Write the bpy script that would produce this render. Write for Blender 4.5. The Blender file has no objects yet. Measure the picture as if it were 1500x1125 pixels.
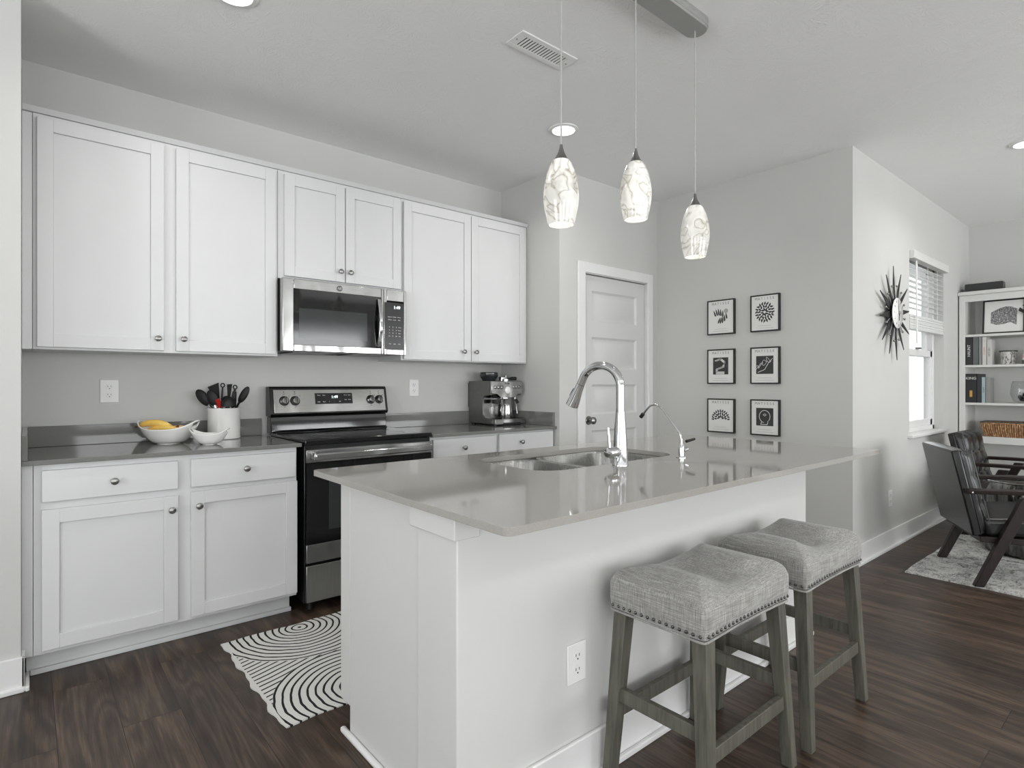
import bpy, bmesh, math, random
from math import radians as R, sin, cos, pi
from mathutils import Vector, Matrix
random.seed(7)
C = bpy.context.scene.collection
SC = bpy.context.scene

# ------------------------------------------------------------------ camera
cam = bpy.data.cameras.new('camera'); camo = bpy.data.objects.new('camera', cam); C.objects.link(camo)
camo.location = (-2.956, -3.6385, 1.2042); camo.rotation_euler = (R(90), 0, R(-40.175))
cam.sensor_width = 36; cam.lens = 841.08/1500*36; cam.clip_start = 0.02
SC.camera = camo
# ------------------------------------------------------------------ world, lights, exposure
SC.view_settings.view_transform = 'Standard'; SC.view_settings.look = 'None'
SC.view_settings.gamma = 1.0; SC.view_settings.use_curve_mapping = False
SC.view_settings.exposure = 0.06
W = bpy.data.worlds.new('sky'); SC.world = W; W.use_nodes = True
bg = W.node_tree.nodes['Background']; bg.inputs[0].default_value = (0.93, 0.97, 1.0, 1); bg.inputs[1].default_value = 2.6

def area(name, loc, rot, sx, sy, power, color=(1, 1, 1), shape='RECTANGLE', spread=180):
    l = bpy.data.lights.new(name, 'AREA'); l.shape = shape; l.size = sx; l.size_y = sy
    l.energy = power; l.color = color; l.spread = R(spread)
    o = bpy.data.objects.new(name, l); C.objects.link(o); o.location = loc; o.rotation_euler = rot
    return o
def lampl(name, loc, power, r=0.03, color=(1, .97, .93)):
    l = bpy.data.lights.new(name, 'POINT'); l.energy = power; l.shadow_soft_size = r; l.color = color
    o = bpy.data.objects.new(name, l); C.objects.link(o); o.location = loc
    return o
# daylight lamps added inside rear and side windows, aimed up to brighten the ceiling (openings listed below)
REAR = [(-5.2, -3.4), (-2.4, -0.6), (0.6, 2.2), (2.7, 3.9)]           # x ranges on the rear wall y = RY
RY = -7.6; RZ0, RZ1 = 0.45, 2.35
LEFTW = [(-6.4, -4.8), (-3.4, -2.0)]                                   # y ranges on the left wall x = LX
LX = -5.6
DAY = (0.975, 0.99, 1.0)
for i, (a, b) in enumerate(REAR):
    area('daylight_fill_rear', ((a+b)/2, RY+.09, (RZ0+RZ1)/2), (R(124), 0, 0), b-a, RZ1-RZ0, (38, 52, 66, 46)[i], DAY)
for a, b in LEFTW:
    area('daylight_fill_left', (LX+.09, (a+b)/2, (RZ0+RZ1)/2), (0, R(-124), 0), RZ1-RZ0, b-a, 42, DAY)

H = 2.7685
# ------------------------------------------------------------------ material helpers
def lin(c):
    c = c/255.0
    return c/12.92 if c <= .04045 else ((c+.055)/1.055)**2.4
def col(*c):
    if len(c) == 1: c = (c[0],)*3
    return (lin(c[0]), lin(c[1]), lin(c[2]), 1)
class NT:
    def __init__(s, name):
        s.m = bpy.data.materials.new(name); s.m.use_nodes = True; s.t = s.m.node_tree
        s.b = s.t.nodes['Principled BSDF']; s.out = s.t.nodes['Material Output']
    def n(s, typ, **k):
        nd = s.t.nodes.new(typ)
        for a, v in k.items(): setattr(nd, a, v)
        return nd
    def l(s, a, b): s.t.links.new(a, b)
    def coord(s, kind='Object', scale=(1, 1, 1), rot=(0, 0, 0), loc=(0, 0, 0)):
        c = s.n('ShaderNodeTexCoord'); m = s.n('ShaderNodeMapping')
        m.inputs['Scale'].default_value = scale; m.inputs['Rotation'].default_value = rot; m.inputs['Location'].default_value = loc
        s.l(c.outputs[kind], m.inputs[0]); return m.outputs[0]
    def noise(s, vec, scale=5, detail=3, rough=.5, dist=0):
        n = s.n('ShaderNodeTexNoise'); n.inputs['Scale'].default_value = scale; n.inputs['Detail'].default_value = detail
        n.inputs['Roughness'].default_value = rough; n.inputs['Distortion'].default_value = dist
        if vec is not None: s.l(vec, n.inputs['Vector'])
        return n.outputs['Fac']
    def ramp(s, fac, stops, interp='LINEAR'):
        r = s.n('ShaderNodeValToRGB'); e = r.color_ramp.elements; r.color_ramp.interpolation = interp
        while len(e) < len(stops): e.new(.5)
        for i, (p, c) in enumerate(stops): e[i].position = p; e[i].color = c
        s.l(fac, r.inputs[0]); return r.outputs[0]
    def mix(s, fac, a, b, blend='MIX'):
        m = s.n('ShaderNodeMix', data_type='RGBA', blend_type=blend)
        for i, v in ((0, fac), (6, a), (7, b)):
            if hasattr(v, 'links'): s.l(v, m.inputs[i])
            else: m.inputs[i].default_value = v
        return m.outputs[2]
    def math(s, op, a, b=None, c=None):
        m = s.n('ShaderNodeMath', operation=op)
        for i, v in enumerate((a, b, c)):
            if v is None: continue
            if hasattr(v, 'links'): s.l(v, m.inputs[i])
            else: m.inputs[i].default_value = v
        return m.outputs[0]
    def bump(s, h, strength=.3, dist=.01):
        b = s.n('ShaderNodeBump'); b.inputs['Strength'].default_value = strength; b.inputs['Distance'].default_value = dist
        s.l(h, b.inputs['Height']); s.l(b.outputs[0], s.b.inputs['Normal'])
    def set(s, **k):
        names = dict(base='Base Color', rough='Roughness', metal='Metallic', spec='Specular IOR Level', coat='Coat Weight',
                     emis='Emission Color', es='Emission Strength', sheen='Sheen Weight', sub='Subsurface Weight')
        for a, v in k.items():
            i = s.b.inputs[names[a]]
            if hasattr(v, 'links'): s.l(v, i)
            else: i.default_value = v
        return s
M = {}
def simple(name, c, rough=.5, metal=0, spec=.5, coat=0, var=.03, nscale=6, bump=0, bscale=200):
    t = NT(name); v = t.coord(); n = t.noise(v, nscale, 3)
    a = tuple(max(0, x*(1-var)) for x in c[:3])+(1,); b = tuple(min(1, x*(1+var)) for x in c[:3])+(1,)
    t.set(base=t.ramp(n, [(.35, a), (.65, b)]), rough=rough, metal=metal, spec=spec, coat=coat)
    if bump: t.bump(t.noise(v, bscale, 2), bump, .002)
    M[name] = t.m; return t.m
def glow(name, c, strength):
    t = NT(name); t.set(base=c, emis=c, es=strength); M[name] = t.m; return t.m

WALLC = col(201, 201, 198)
simple('wall_paint', WALLC, .62, var=.012, nscale=2, bump=.05, bscale=350, spec=.3)
simple('trim_paint', col(226, 226, 225), .4, var=.008)
simple('cabinet_white', col(214, 215, 215), .38, var=.008)
simple('island_paint', col(208, 208, 206), .5, var=.008, spec=.35)
simple('door_paint', col(208, 208, 206), .4, var=.008)
simple('plastic_white', col(228, 228, 226), .35, var=.005)
simple('slot_dark', col(40, 40, 40), .6)
simple('canopy_metal', col(176, 176, 174), .42, .75)
simple('nickel', col(150, 149, 147), .28, 1)
simple('chrome', col(215, 216, 218), .06, 1, var=.01)
simple('black_gloss', col(11, 12, 12), .1, coat=.4, spec=.5)
simple('black_enamel', col(14, 15, 15), .22)
simple('black_matte', col(20, 20, 20), .55)
simple('black_frame', col(22, 22, 22), .4)
simple('oven_glass', col(13, 14, 15), .05, spec=.6)
simple('oven_inner', col(48, 51, 52), .08, spec=.6)
simple('paper', col(225, 225, 222), .7, var=.01)
simple('ink', col(58, 60, 60), .8)
simple('ink_pale', col(168, 168, 165), .8)
simple('ink_mid', col(128, 128, 126), .8)
simple('ink_dark', col(45, 46, 47), .8)
simple('ceramic', col(232, 231, 228), .12, coat=.5, var=.005)
simple('red', col(185, 35, 30), .4)
simple('banana_tip', col(110, 75, 35), .6)
simple('leather', col(22, 24, 24), .27, spec=.5, bump=.15, bscale=160, var=.12)
simple('leather_piping', col(60, 63, 62), .35)
simple('shelf_white', col(214, 214, 211), .45, var=.008)
simple('dark_grey', col(74, 76, 74), .5)  # plain dark grey of vent backing, jar lid, basket rim, speaker and wedge
simple('glass_blind', col(226, 227, 226), .5, var=.01)
simple('steel_dark', col(92, 92, 90), .35, 1)
simple('stone_black', col(30, 30, 30), .25, var=.3, nscale=30)
simple('petal_dark', col(46, 38, 42), .7, var=.3, nscale=20)
simple('ground_snow', col(205, 206, 205), .9)
simple('bark', col(150, 146, 140), .9, var=.2, nscale=20)
simple('leaf_pale', col(150, 156, 148), .8, var=.3, nscale=8)
glow('digits', (.85, .95, 1, 1), 1.6)
glow('lens_glow', (1, .985, .95, 1), 6.0)
def brushed(name, c, rough, sc, var=.1):
    t = NT(name); v = t.coord('Object', sc); n = t.noise(v, 6, 3)
    a = tuple(x*(1-var) for x in c[:3])+(1,); b = tuple(min(1, x*(1+var)) for x in c[:3])+(1,)
    big = t.noise(t.coord('Object', (1, 1, .5)), 6, 0, .5, .4)
    t.set(base=t.ramp(n, [(.3, a), (.7, b)]), metal=1, rough=t.math('ADD', t.math('MULTIPLY', n, .08), rough))
    t.bump(big, .6, .03); M[name] = t.m
brushed('stainless', col(178, 178, 176), .14, (2, 2, 90))
brushed('stainless_flat', col(150, 150, 148), .26, (120, 120, 1))
brushed('sink_steel', col(150, 150, 147), .24, (60, 60, 3), .08)
brushed('machine_steel', col(128, 128, 125), .3, (3, 3, 80))

# ceiling: brushed-on stomp texture
t = NT('ceiling_texture'); v = t.coord()
nd = t.noise(v, 2.2, 2); vw = t.n('ShaderNodeVectorMath', operation='ADD'); cc = t.n('ShaderNodeCombineXYZ')
t.l(t.math('MULTIPLY', nd, 3.0), cc.inputs[0]); t.l(t.math('MULTIPLY', t.noise(v, 3.1, 2), 3.0), cc.inputs[1]); t.l(v, vw.inputs[0]); t.l(cc.outputs[0], vw.inputs[1])
mp = t.n('ShaderNodeMapping'); mp.inputs['Scale'].default_value = (46, 9, 9); mp.inputs['Rotation'].default_value = (0, 0, .6); t.l(vw.outputs[0], mp.inputs[0])
st = t.noise(mp.outputs[0], 2.0, 4, .6)
msk = t.ramp(t.noise(v, 4.5, 2), [(.40, (.3, .3, .3, 1)), (.62, (1, 1, 1, 1))])
hh = t.math('MULTIPLY', t.ramp(st, [(.5, (0, 0, 0, 1)), (.62, (1, 1, 1, 1))]), msk)
t.set(base=col(240, 240, 239), rough=.8, spec=.2); t.bump(hh, .42, .004); M['ceiling'] = t.m

# vinyl plank floor, planks run along y
t = NT('plank_floor'); v = t.coord('Object', (1, 1, 1), (0, 0, R(90)))
bk = t.n('ShaderNodeTexBrick'); bk.offset = .37; bk.offset_frequency = 2
for k, x in (('Scale', 1), ('Mortar Size', .0012), ('Mortar Smooth', .1), ('Bias', 0), ('Brick Width', 1.22), ('Row Height', .18)): bk.inputs[k].default_value = x
bk.inputs['Color1'].default_value = (0, 0, 0, 1); bk.inputs['Color2'].default_value = (1, 1, 1, 1); bk.inputs['Mortar'].default_value = (.5, .5, .5, 1)
t.l(v, bk.inputs['Vector'])
rnd = t.math('MULTIPLY', bk.outputs['Color'], 37.0)
cx = t.n('ShaderNodeCombineXYZ'); t.l(rnd, cx.inputs[0]); t.l(t.math('MULTIPLY', rnd, .7), cx.inputs[1]); t.l(rnd, cx.inputs[2])
va = t.n('ShaderNodeVectorMath', operation='ADD'); t.l(v, va.inputs[0]); t.l(cx.outputs[0], va.inputs[1])
m1 = t.n('ShaderNodeMapping'); m1.inputs['Scale'].default_value = (.55, 4.2, 1); t.l(va.outputs[0], m1.inputs[0])
m2 = t.n('ShaderNodeMapping'); m2.inputs['Scale'].default_value = (3, 90, 1); t.l(va.outputs[0], m2.inputs[0])
big = t.noise(m1.outputs[0], 1.6, 2, .45, .6)
rings = t.math('SINE', t.math('MULTIPLY', big, 60.0))
fine = t.noise(m2.outputs[0], 2.5, 4, .6)
mid = t.noise(m1.outputs[0], 4.0, 4, .6)
g = t.math('ADD', t.math('MULTIPLY', rings, .06), t.math('ADD', t.math('MULTIPLY', fine, .45), t.math('MULTIPLY', mid, .55)))
base = t.ramp(g, [(.34, col(48, 39, 33)), (.5, col(74, 61, 52)), (.66, col(104, 87, 74))])
tone = t.ramp(bk.outputs['Color'], [(0, col(222, 222, 222)), (1, col(255, 252, 248))])
base = t.mix(1.0, base, tone, 'MULTIPLY')
base = t.mix(bk.outputs['Fac'], base, col(30, 25, 22))
t.set(base=base, rough=t.math('ADD', t.math('MULTIPLY', fine, .18), .3), spec=.35)
t.bump(t.math('SUBTRACT', fine, t.math('MULTIPLY', bk.outputs['Fac'], 3.0)), .12, .002); M['floor'] = t.m

# quartz
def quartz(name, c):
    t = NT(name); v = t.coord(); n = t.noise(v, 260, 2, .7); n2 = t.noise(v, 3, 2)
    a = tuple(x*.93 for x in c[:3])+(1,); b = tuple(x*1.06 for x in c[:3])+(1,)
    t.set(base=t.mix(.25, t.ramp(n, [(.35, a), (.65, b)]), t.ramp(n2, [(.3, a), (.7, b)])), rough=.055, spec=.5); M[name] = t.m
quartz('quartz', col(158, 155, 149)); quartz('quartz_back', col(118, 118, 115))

# weathered grey wood
def wood(name, c1, c2, sc=(30, 30, 2.5), rough=.5):
    t = NT(name); v = t.coord('Object', sc); n = t.noise(v, 2.2, 4, .6, .4)
    t.set(base=t.ramp(n, [(.3, c1), (.7, c2)]), rough=rough, spec=.35); t.bump(n, .1, .002); M[name] = t.m
wood('wood_grey', col(72, 71, 64), col(102, 100, 90)); wood('wood_dark', col(24, 19, 18), col(44, 33, 30), rough=.4)
# woven linen
t = NT('linen'); h1 = t.noise(t.coord('Object', (330, 330, 14)), 1, 3, .7); h2 = t.noise(t.coord('Object', (14, 14, 420)), 1, 3, .7)
h3 = t.noise(t.coord('Object', (22, 420, 300)), 1, 3, .7); h4 = t.noise(t.coord('Object', (420, 22, 300)), 1, 3, .7)
s1 = t.math('MULTIPLY', t.math('ADD', h1, h2), .5); s2 = t.math('MULTIPLY', t.math('ADD', h3, h4), .5)
geo = t.n('ShaderNodeNewGeometry'); sx = t.n('ShaderNodeSeparateXYZ'); t.l(geo.outputs['Normal'], sx.inputs[0])
up = t.ramp(sx.outputs[2], [(.35, (0, 0, 0, 1)), (.75, (1, 1, 1, 1))])
f = t.mix(up, s1, s2)
t.set(base=t.ramp(f, [(.34, col(104, 104, 101)), (.5, col(146, 145, 141)), (.66, col(188, 187, 182))]), rough=.9, sheen=.3, spec=.1); t.bump(f, .2, .001); M['linen'] = t.m
# marbled glass of the pendant shades (lit from inside)
def shade_mat(name, off, mirror):
    t = NT(name); v = t.coord('Object', (mirror, 1, 1), (0, .5, 0), off)
    d = t.noise(v, 7.5, 2, .5, 1.8)
    w = t.math('ABSOLUTE', t.math('SUBTRACT', d, .5))
    line = t.ramp(w, [(0, col(150, 142, 130)), (.003, col(196, 191, 182)), (.012, col(214, 211, 204)), (.06, col(244, 243, 239)), (.3, col(226, 225, 220))])
    cl = t.ramp(t.noise(t.coord('Object', (1, 1, .6), (0, .7, 0), off), 9, 3), [(.35, col(205, 204, 200)), (.6, col(250, 249, 246))])
    c = t.mix(1.0, line, cl, 'MULTIPLY')
    t.set(base=c, rough=.12, emis=c, es=.36, coat=.3); M[name] = t.m
shade_mat('shade_a', (0, 0, 0), 1); shade_mat('shade_b', (3.1, 1.7, .4), 1); shade_mat('shade_c', (7.7, 4.2, 2.4), 1)
# bananas
t = NT('banana'); v = t.coord(); n = t.noise(v, 22, 3)
sp = t.ramp(t.noise(v, 60, 3), [(.28, col(120, 82, 40)), (.36, (1, 1, 1, 1))])
t.set(base=t.mix(1.0, t.ramp(n, [(.3, col(228, 180, 78)), (.7, col(242, 208, 112))]), sp, 'MULTIPLY'), rough=.45); M['banana'] = t.m
t = NT('banana_ripe'); v = t.coord(); n = t.noise(v, 22, 3)
sp = t.ramp(t.noise(v, 45, 3), [(.36, col(90, 62, 36)), (.46, (1, 1, 1, 1))])
t.set(base=t.mix(1.0, t.ramp(n, [(.3, col(214, 160, 96)), (.7, col(228, 184, 120))]), sp, 'MULTIPLY'), rough=.5); M['banana_ripe'] = t.m
# kitchen mat: black arcs on white (three fans of concentric rings over slanting lines)
t = NT('arc_rug'); v = t.coord(); sp_ = t.n('ShaderNodeSeparateXYZ')
wob = t.noise(v, 9, 2); cw = t.n('ShaderNodeCombineXYZ'); t.l(t.math('MULTIPLY', t.math('SUBTRACT', wob, .5), .02), cw.inputs[0]); t.l(t.math('MULTIPLY', t.math('SUBTRACT', wob, .5), .014), cw.inputs[1])
vv = t.n('ShaderNodeVectorMath', operation='ADD'); t.l(v, vv.inputs[0]); t.l(cw.outputs[0], vv.inputs[1]); t.l(vv.outputs[0], sp_.inputs[0])
X, Y = sp_.outputs[0], sp_.outputs[1]
def rdist(px, py):
    a = t.math('SUBTRACT', X, px); b = t.math('SUBTRACT', Y, py)
    return t.math('SQRT', t.math('ADD', t.math('MULTIPLY', a, a), t.math('MULTIPLY', b, b)))
def stripes(d, per, w=.29):
    return t.math('LESS_THAN', t.math('FRACT', t.math('DIVIDE', d, per)), w)
def zone(d, r): return t.math('LESS_THAN', d, r)
bgd = rdist(-2.9, .9); s = stripes(bgd, .030, .27)
for (px, py, rr, per) in ((-1.16, -1.24, .34, .031), (-1.53, -.52, .36, .031), (-1.93, -.80, .352, .0305), (-1.92, -1.50, .345, .0305)):
    d = rdist(px, py); s = t.mix(zone(d, rr), s, stripes(d, per))
s = t.math('MULTIPLY', s, t.math('GREATER_THAN', X, -2.258))
t.set(base=t.mix(s, col(212, 211, 207), col(44, 44, 44)), rough=.95, spec=.1)
t.bump(t.noise(t.coord('Object', (500, 90, 1)), 1, 2), .3, .003); M['arc_rug'] = t.m
# distressed living room rug
t = NT('worn_rug'); v = t.coord(); n1 = t.noise(v, 7, 5, .75, 1.5); n2 = t.noise(t.coord('Object', (1, 3, 1)), 40, 4, .8)
f = t.math('ADD', t.math('MULTIPLY', n1, .6), t.math('MULTIPLY', n2, .5))
t.set(base=t.ramp(f, [(.42, col(96, 96, 97)), (.50, col(160, 160, 158)), (.57, col(206, 206, 202)), (.8, col(222, 221, 216))]), rough=.95, spec=.1); t.bump(n2, .3, .004); M['worn_rug'] = t.m
# hammered metal drum
t = NT('drum_metal'); v = t.coord('Object', (1, 1, .25)); n = t.noise(v, 16, 3, .6)
t.set(base=t.ramp(n, [(.35, col(60, 60, 60)), (.6, col(150, 150, 148))]), metal=1, rough=.3); t.bump(n, .6, .02); M['drum_metal'] = t.m
# wicker
t = NT('wicker'); v = t.coord(); n = t.noise(t.coord('Object', (70, 70, 40)), 1, 3, .6)
t.set(base=t.ramp(n, [(.3, col(96, 66, 44)), (.5, col(160, 118, 82)), (.7, col(206, 170, 128))]), rough=.8); t.bump(n, .8, .01); M['wicker'] = t.m
# birch-like candle jar
t = NT('speckled_jar'); n = t.noise(t.coord('Object', (60, 60, 25)), 1, 4, .7)
t.set(base=t.ramp(n, [(.4, col(80, 78, 76)), (.5, col(205, 203, 200))]), rough=.4); M['speckled_jar'] = t.m
# sketchy ink print
t = NT('sketch_print'); n = t.noise(t.coord('Object', (90, 1, 75)), 1, 6, .85)
t.set(base=t.ramp(n, [(.40, col(50, 50, 50)), (.5, col(120, 120, 120)), (.60, col(205, 205, 203))]), rough=.7); M['sketch_print'] = t.m
# window glass: thin, clear, slightly reflective
t = NT('window_glass'); g_ = t.n('ShaderNodeBsdfGlossy'); tr = t.n('ShaderNodeBsdfTransparent'); mx = t.n('ShaderNodeMixShader'); lw = t.n('ShaderNodeLayerWeight')
lw.inputs[0].default_value = .5; g_.inputs['Roughness'].default_value = .02
t.l(t.math('ADD', t.math('MULTIPLY', t.math('POWER', lw.outputs['Facing'], 5.0), .6), .04), mx.inputs[0]); t.l(tr.outputs[0], mx.inputs[1]); t.l(g_.outputs[0], mx.inputs[2]); t.l(mx.outputs[0], t.out.inputs[0]); M['window_glass'] = t.m
# clear vase glass
t = NT('clear_glass'); g_ = t.n('ShaderNodeBsdfGlossy'); tr = t.n('ShaderNodeBsdfTransparent'); mx = t.n('ShaderNodeMixShader'); lw = t.n('ShaderNodeLayerWeight')
lw.inputs[0].default_value = .5; g_.inputs['Roughness'].default_value = .02; tr.inputs[0].default_value = (.97, .975, .975, 1)
t.l(t.math('ADD', t.math('MULTIPLY', t.math('POWER', lw.outputs['Facing'], 5.0), .6), .04), mx.inputs[0]); t.l(tr.outputs[0], mx.inputs[1]); t.l(g_.outputs[0], mx.inputs[2]); t.l(mx.outputs[0], t.out.inputs[0]); M['clear_glass'] = t.m
def bookmat(name, c, rough=.5): return simple(name, c, rough, var=.05)
# clear pendant cord
simple('cord_clear', col(190, 190, 188), .3, .3)

# ------------------------------------------------------------------ mesh helpers
class MB:
    def __init__(s): s.bm = bmesh.new(); s.T = Matrix()
    def _v(s, p): return s.bm.verts.new(s.T @ Vector(p))
    def box(s, x0, x1, y0, y1, z0, z1):
        x0, x1 = min(x0, x1), max(x0, x1); y0, y1 = min(y0, y1), max(y0, y1); z0, z1 = min(z0, z1), max(z0, z1)
        v = [s._v((x, y, z)) for z in (z0, z1) for y in (y0, y1) for x in (x0, x1)]
        for f in ((0, 2, 3, 1), (4, 5, 7, 6), (0, 1, 5, 4), (1, 3, 7, 5), (3, 2, 6, 7), (2, 0, 4, 6)):
            s.bm.faces.new([v[i] for i in f])
        return s
    def hexa(s, bot, top):
        v = [s._v(p) for p in list(bot)+list(top)]; n = len(bot)
        s.bm.faces.new([v[i] for i in range(n)][::-1]); s.bm.faces.new([v[n+i] for i in range(n)])
        for i in range(n): j = (i+1) % n; s.bm.faces.new([v[i], v[j], v[n+j], v[n+i]])
        return s
    def loft(s, loops, cap=(True, True), closed=True):
        rs = [[s._v(p) for p in lp] for lp in loops]; n = len(rs[0])
        for a, b in zip(rs, rs[1:]):
            for i in range(n if closed else n-1):
                j = (i+1) % n; s.bm.faces.new([a[i], a[j], b[j], b[i]])
        if cap[0]: s.bm.faces.new(rs[0][::-1])
        if cap[1]: s.bm.faces.new(rs[-1])
        return s
    def lathe(s, prof, seg=32, cx=0, cy=0, cap=(True, True), axis='z'):
        def P(r, z, a):
            x, y = r*cos(a), r*sin(a)
            return {'z': (cx+x, cy+y, z), 'y': (cx+x, z, cy-y), 'x': (z, cx+x, cy+y)}[axis]
        loops = [[P(max(r, 1e-5), z, 2*pi*i/seg) for i in range(seg)] for r, z in prof]
        return s.loft(loops, cap)
    def tube(s, pts, r, seg=12, cap=True, sq=None):
        pts = [Vector(p) for p in pts]; n = len(pts); rs = r if isinstance(r, (list, tuple)) else [r]*n
        tang = [(pts[min(i+1, n-1)]-pts[max(i-1, 0)]).normalized() for i in range(n)]
        u = tang[0].orthogonal().normalized() if sq is None else Vector(sq)
        u = (u-tang[0]*u.dot(tang[0])).normalized(); loops = []
        for i in range(n):
            u = (u-tang[i]*u.dot(tang[i])).normalized(); w = tang[i].cross(u)
            if sq is None: loops.append([pts[i]+(u*cos(2*pi*k/seg)+w*sin(2*pi*k/seg))*rs[i] for k in range(seg)])
            else:
                a, b = rs[i] if isinstance(rs[i], tuple) else (rs[i], rs[i])
                loops.append([pts[i]+u*a*sx_+w*b*sy_ for sx_, sy_ in ((1, 1), (-1, 1), (-1, -1), (1, -1))])
        return s.loft(loops, (cap, cap))
    def ball(s, c, rx, ry=None, rz=None, seg=16, rings=10, M_=None):
        ry = ry or rx; rz = rz or rx; c = Vector(c); loops = []
        for i in range(1, rings):
            th = pi*i/rings; lp = []
            for k in range(seg):
                p = Vector((rx*sin(th)*cos(2*pi*k/seg), ry*sin(th)*sin(2*pi*k/seg), -rz*cos(th)))
                if M_ is not None: p = M_ @ p
                lp.append(c+p)
            loops.append(lp)
        lo = Vector((0, 0, -rz)); hi = Vector((0, 0, rz))
        if M_ is not None: lo = M_ @ lo; hi = M_ @ hi
        rs = [[s._v(p) for p in lp] for lp in loops]; a = s._v(c+lo); b = s._v(c+hi)
        for p, q in zip(rs, rs[1:]):
            for i in range(seg): j = (i+1) % seg; s.bm.faces.new([p[i], p[j], q[j], q[i]])
        for i in range(seg):
            j = (i+1) % seg; s.bm.faces.new([rs[0][j], rs[0][i], a]); s.bm.faces.new([rs[-1][i], rs[-1][j], b])
        return s
    def plate(s, outer, inner, z0, z1):
        bm = bmesh.new(); ed = []
        for lp in [outer]+([inner] if inner else []):
            vs = [bm.verts.new((p[0], p[1], z1)) for p in lp]
            for i in range(len(vs)): ed.append(bm.edges.new((vs[i], vs[(i+1) % len(vs)])))
        bmesh.ops.triangle_fill(bm, use_beauty=True, edges=ed)
        bmesh.ops.recalc_face_normals(bm, faces=bm.faces)
        ext = bmesh.ops.extrude_face_region(bm, geom=list(bm.faces))
        for v in [g for g in ext['geom'] if isinstance(g, bmesh.types.BMVert)]: v.co.z = z0
        bmesh.ops.recalc_face_normals(bm, faces=bm.faces)
        bm.transform(s.T); me = bpy.data.meshes.new('t'); bm.to_mesh(me); s.bm.from_mesh(me); bpy.data.meshes.remove(me); bm.free()
        return s
    def text(s, txt, size, mat4, ext=.0006, align='CENTER'):
        cu = bpy.data.curves.new('t', 'FONT'); cu.body = txt; cu.size = size; cu.extrude = ext; cu.align_x = align; cu.align_y = 'CENTER'; cu.resolution_u = 3
        o = bpy.data.objects.new('t', cu); C.objects.link(o); dg = bpy.context.evaluated_depsgraph_get()
        me = bpy.data.meshes.new_from_object(o.evaluated_get(dg)); me.transform(s.T @ mat4); s.bm.from_mesh(me)
        bpy.data.objects.remove(o); bpy.data.curves.remove(cu); bpy.data.meshes.remove(me); return s

def obj(name, mb, mat, parent=None, bevel=0, angle=35, seg=2, solid=0, sub=0):
    me = bpy.data.meshes.new(name); bmesh.ops.recalc_face_normals(mb.bm, faces=mb.bm.faces)
    mb.bm.to_mesh(me); mb.bm.free(); me.shade_smooth(); me.set_sharp_from_angle(angle=R(angle))
    me.materials.append(M[mat] if isinstance(mat, str) else mat)
    o = bpy.data.objects.new(name, me); C.objects.link(o)
    if parent is not None: o.parent = parent
    if solid:
        m = o.modifiers.new('solid', 'SOLIDIFY'); m.thickness = solid; m.offset = 0
    if bevel:
        m = o.modifiers.new('bevel', 'BEVEL'); m.width = bevel; m.segments = seg; m.limit_method = 'ANGLE'; m.angle_limit = R(40)
    if sub:
        m = o.modifiers.new('sub', 'SUBSURF'); m.levels = sub; m.render_levels = sub
    return o
def thing(name, label, cat, loc=(0, 0, 0), rotz=0, group=None):
    o = bpy.data.objects.new(name, None); C.objects.link(o); o.empty_display_size = .05
    o.location = loc; o.rotation_euler = (0, 0, R(rotz)); return tag(o, label, cat, group)
def tag(o, label, cat, group=None):
    o['label'] = label; o['category'] = cat
    if group: o['group'] = group
    return o
def struct(name, mb, mat, bevel=0, parent=None):
    o = obj(name, mb, mat, parent, bevel)
    if parent is None: o['kind'] = 'structure'
    return o
def dup(root, loc, rotz=None, label=None, group=None):
    r = root.copy(); C.objects.link(r); r.location = loc
    if rotz is not None: r.rotation_euler = (0, 0, R(rotz))
    if label: r['label'] = label
    if group: r['group'] = group
    for ch in list(root.children):
        c = ch.copy(); C.objects.link(c); c.parent = r
        for g in ch.children:
            d = g.copy(); C.objects.link(d); d.parent = c
    return r
def rrect(x0, x1, y0, y1, r, n=6):
    pts = []
    for cx_, cy_, a0 in ((x1-r, y1-r, 0), (x0+r, y1-r, 90), (x0+r, y0+r, 180), (x1-r, y0+r, 270)):
        for k in range(n+1):
            a = R(a0+90*k/n); pts.append((cx_+r*cos(a), cy_+r*sin(a)))
    return pts
B = lambda *a: MB().box(*a)
FRONT = Matrix.Rotation(R(90), 4, 'X')                 # text that faces -y
def tface(x, y, z): return Matrix.Translation((x, y, z)) @ FRONT

# ================================================================== THE SETTING
XL, A, BX, CY, DX = -2.975, -.6723, 1.1834, -2.2022, 4.2235
LXo = LX-.1
struct('floor', B(LXo, 4.35, RY-.1, .1, -.06, 0), 'floor')
struct('ceiling', B(LXo, 4.35, RY-.1, .1, H, H+.06), 'ceiling')
struct('wall_back', B(XL, BX+.1, 0, .1, 0, H), 'wall_paint')
struct('wall_left', B(LXo, XL, -.67, .1, 0, H), 'wall_paint')
struct('wall_pantry_side', B(0, .1, A, 0, 0, H), 'wall_paint')
mb = MB(); mb.box(.1, .255, A, A+.1, 0, H); mb.box(0, .1, A-.0001, A, 0, H); mb.box(1.043, BX, A, A+.1, 0, H); mb.box(.255, 1.043, A, A+.1, 2.056, H)
struct('wall_pantry', mb, 'wall_paint')
struct('wall_pictures', B(BX, BX+.1, CY, .0, 0, H), 'wall_paint')
WX0, WX1, WZ0, WZ1 = 2.352, 3.318, .80, 2.245
mb = MB(); y0, y1 = CY, CY+.14
mb.box(BX+.1, WX0, y0, y1, 0, H); mb.box(WX1, DX+.1, y0, y1, 0, H); mb.box(WX0, WX1, y0, y1, 0, WZ0); mb.box(WX0, WX1, y0, y1, WZ1, H)
struct('wall_window', mb, 'wall_paint')
struct('wall_far', B(DX, DX+.12, RY-.1, CY, 0, H), 'wall_paint')
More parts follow.
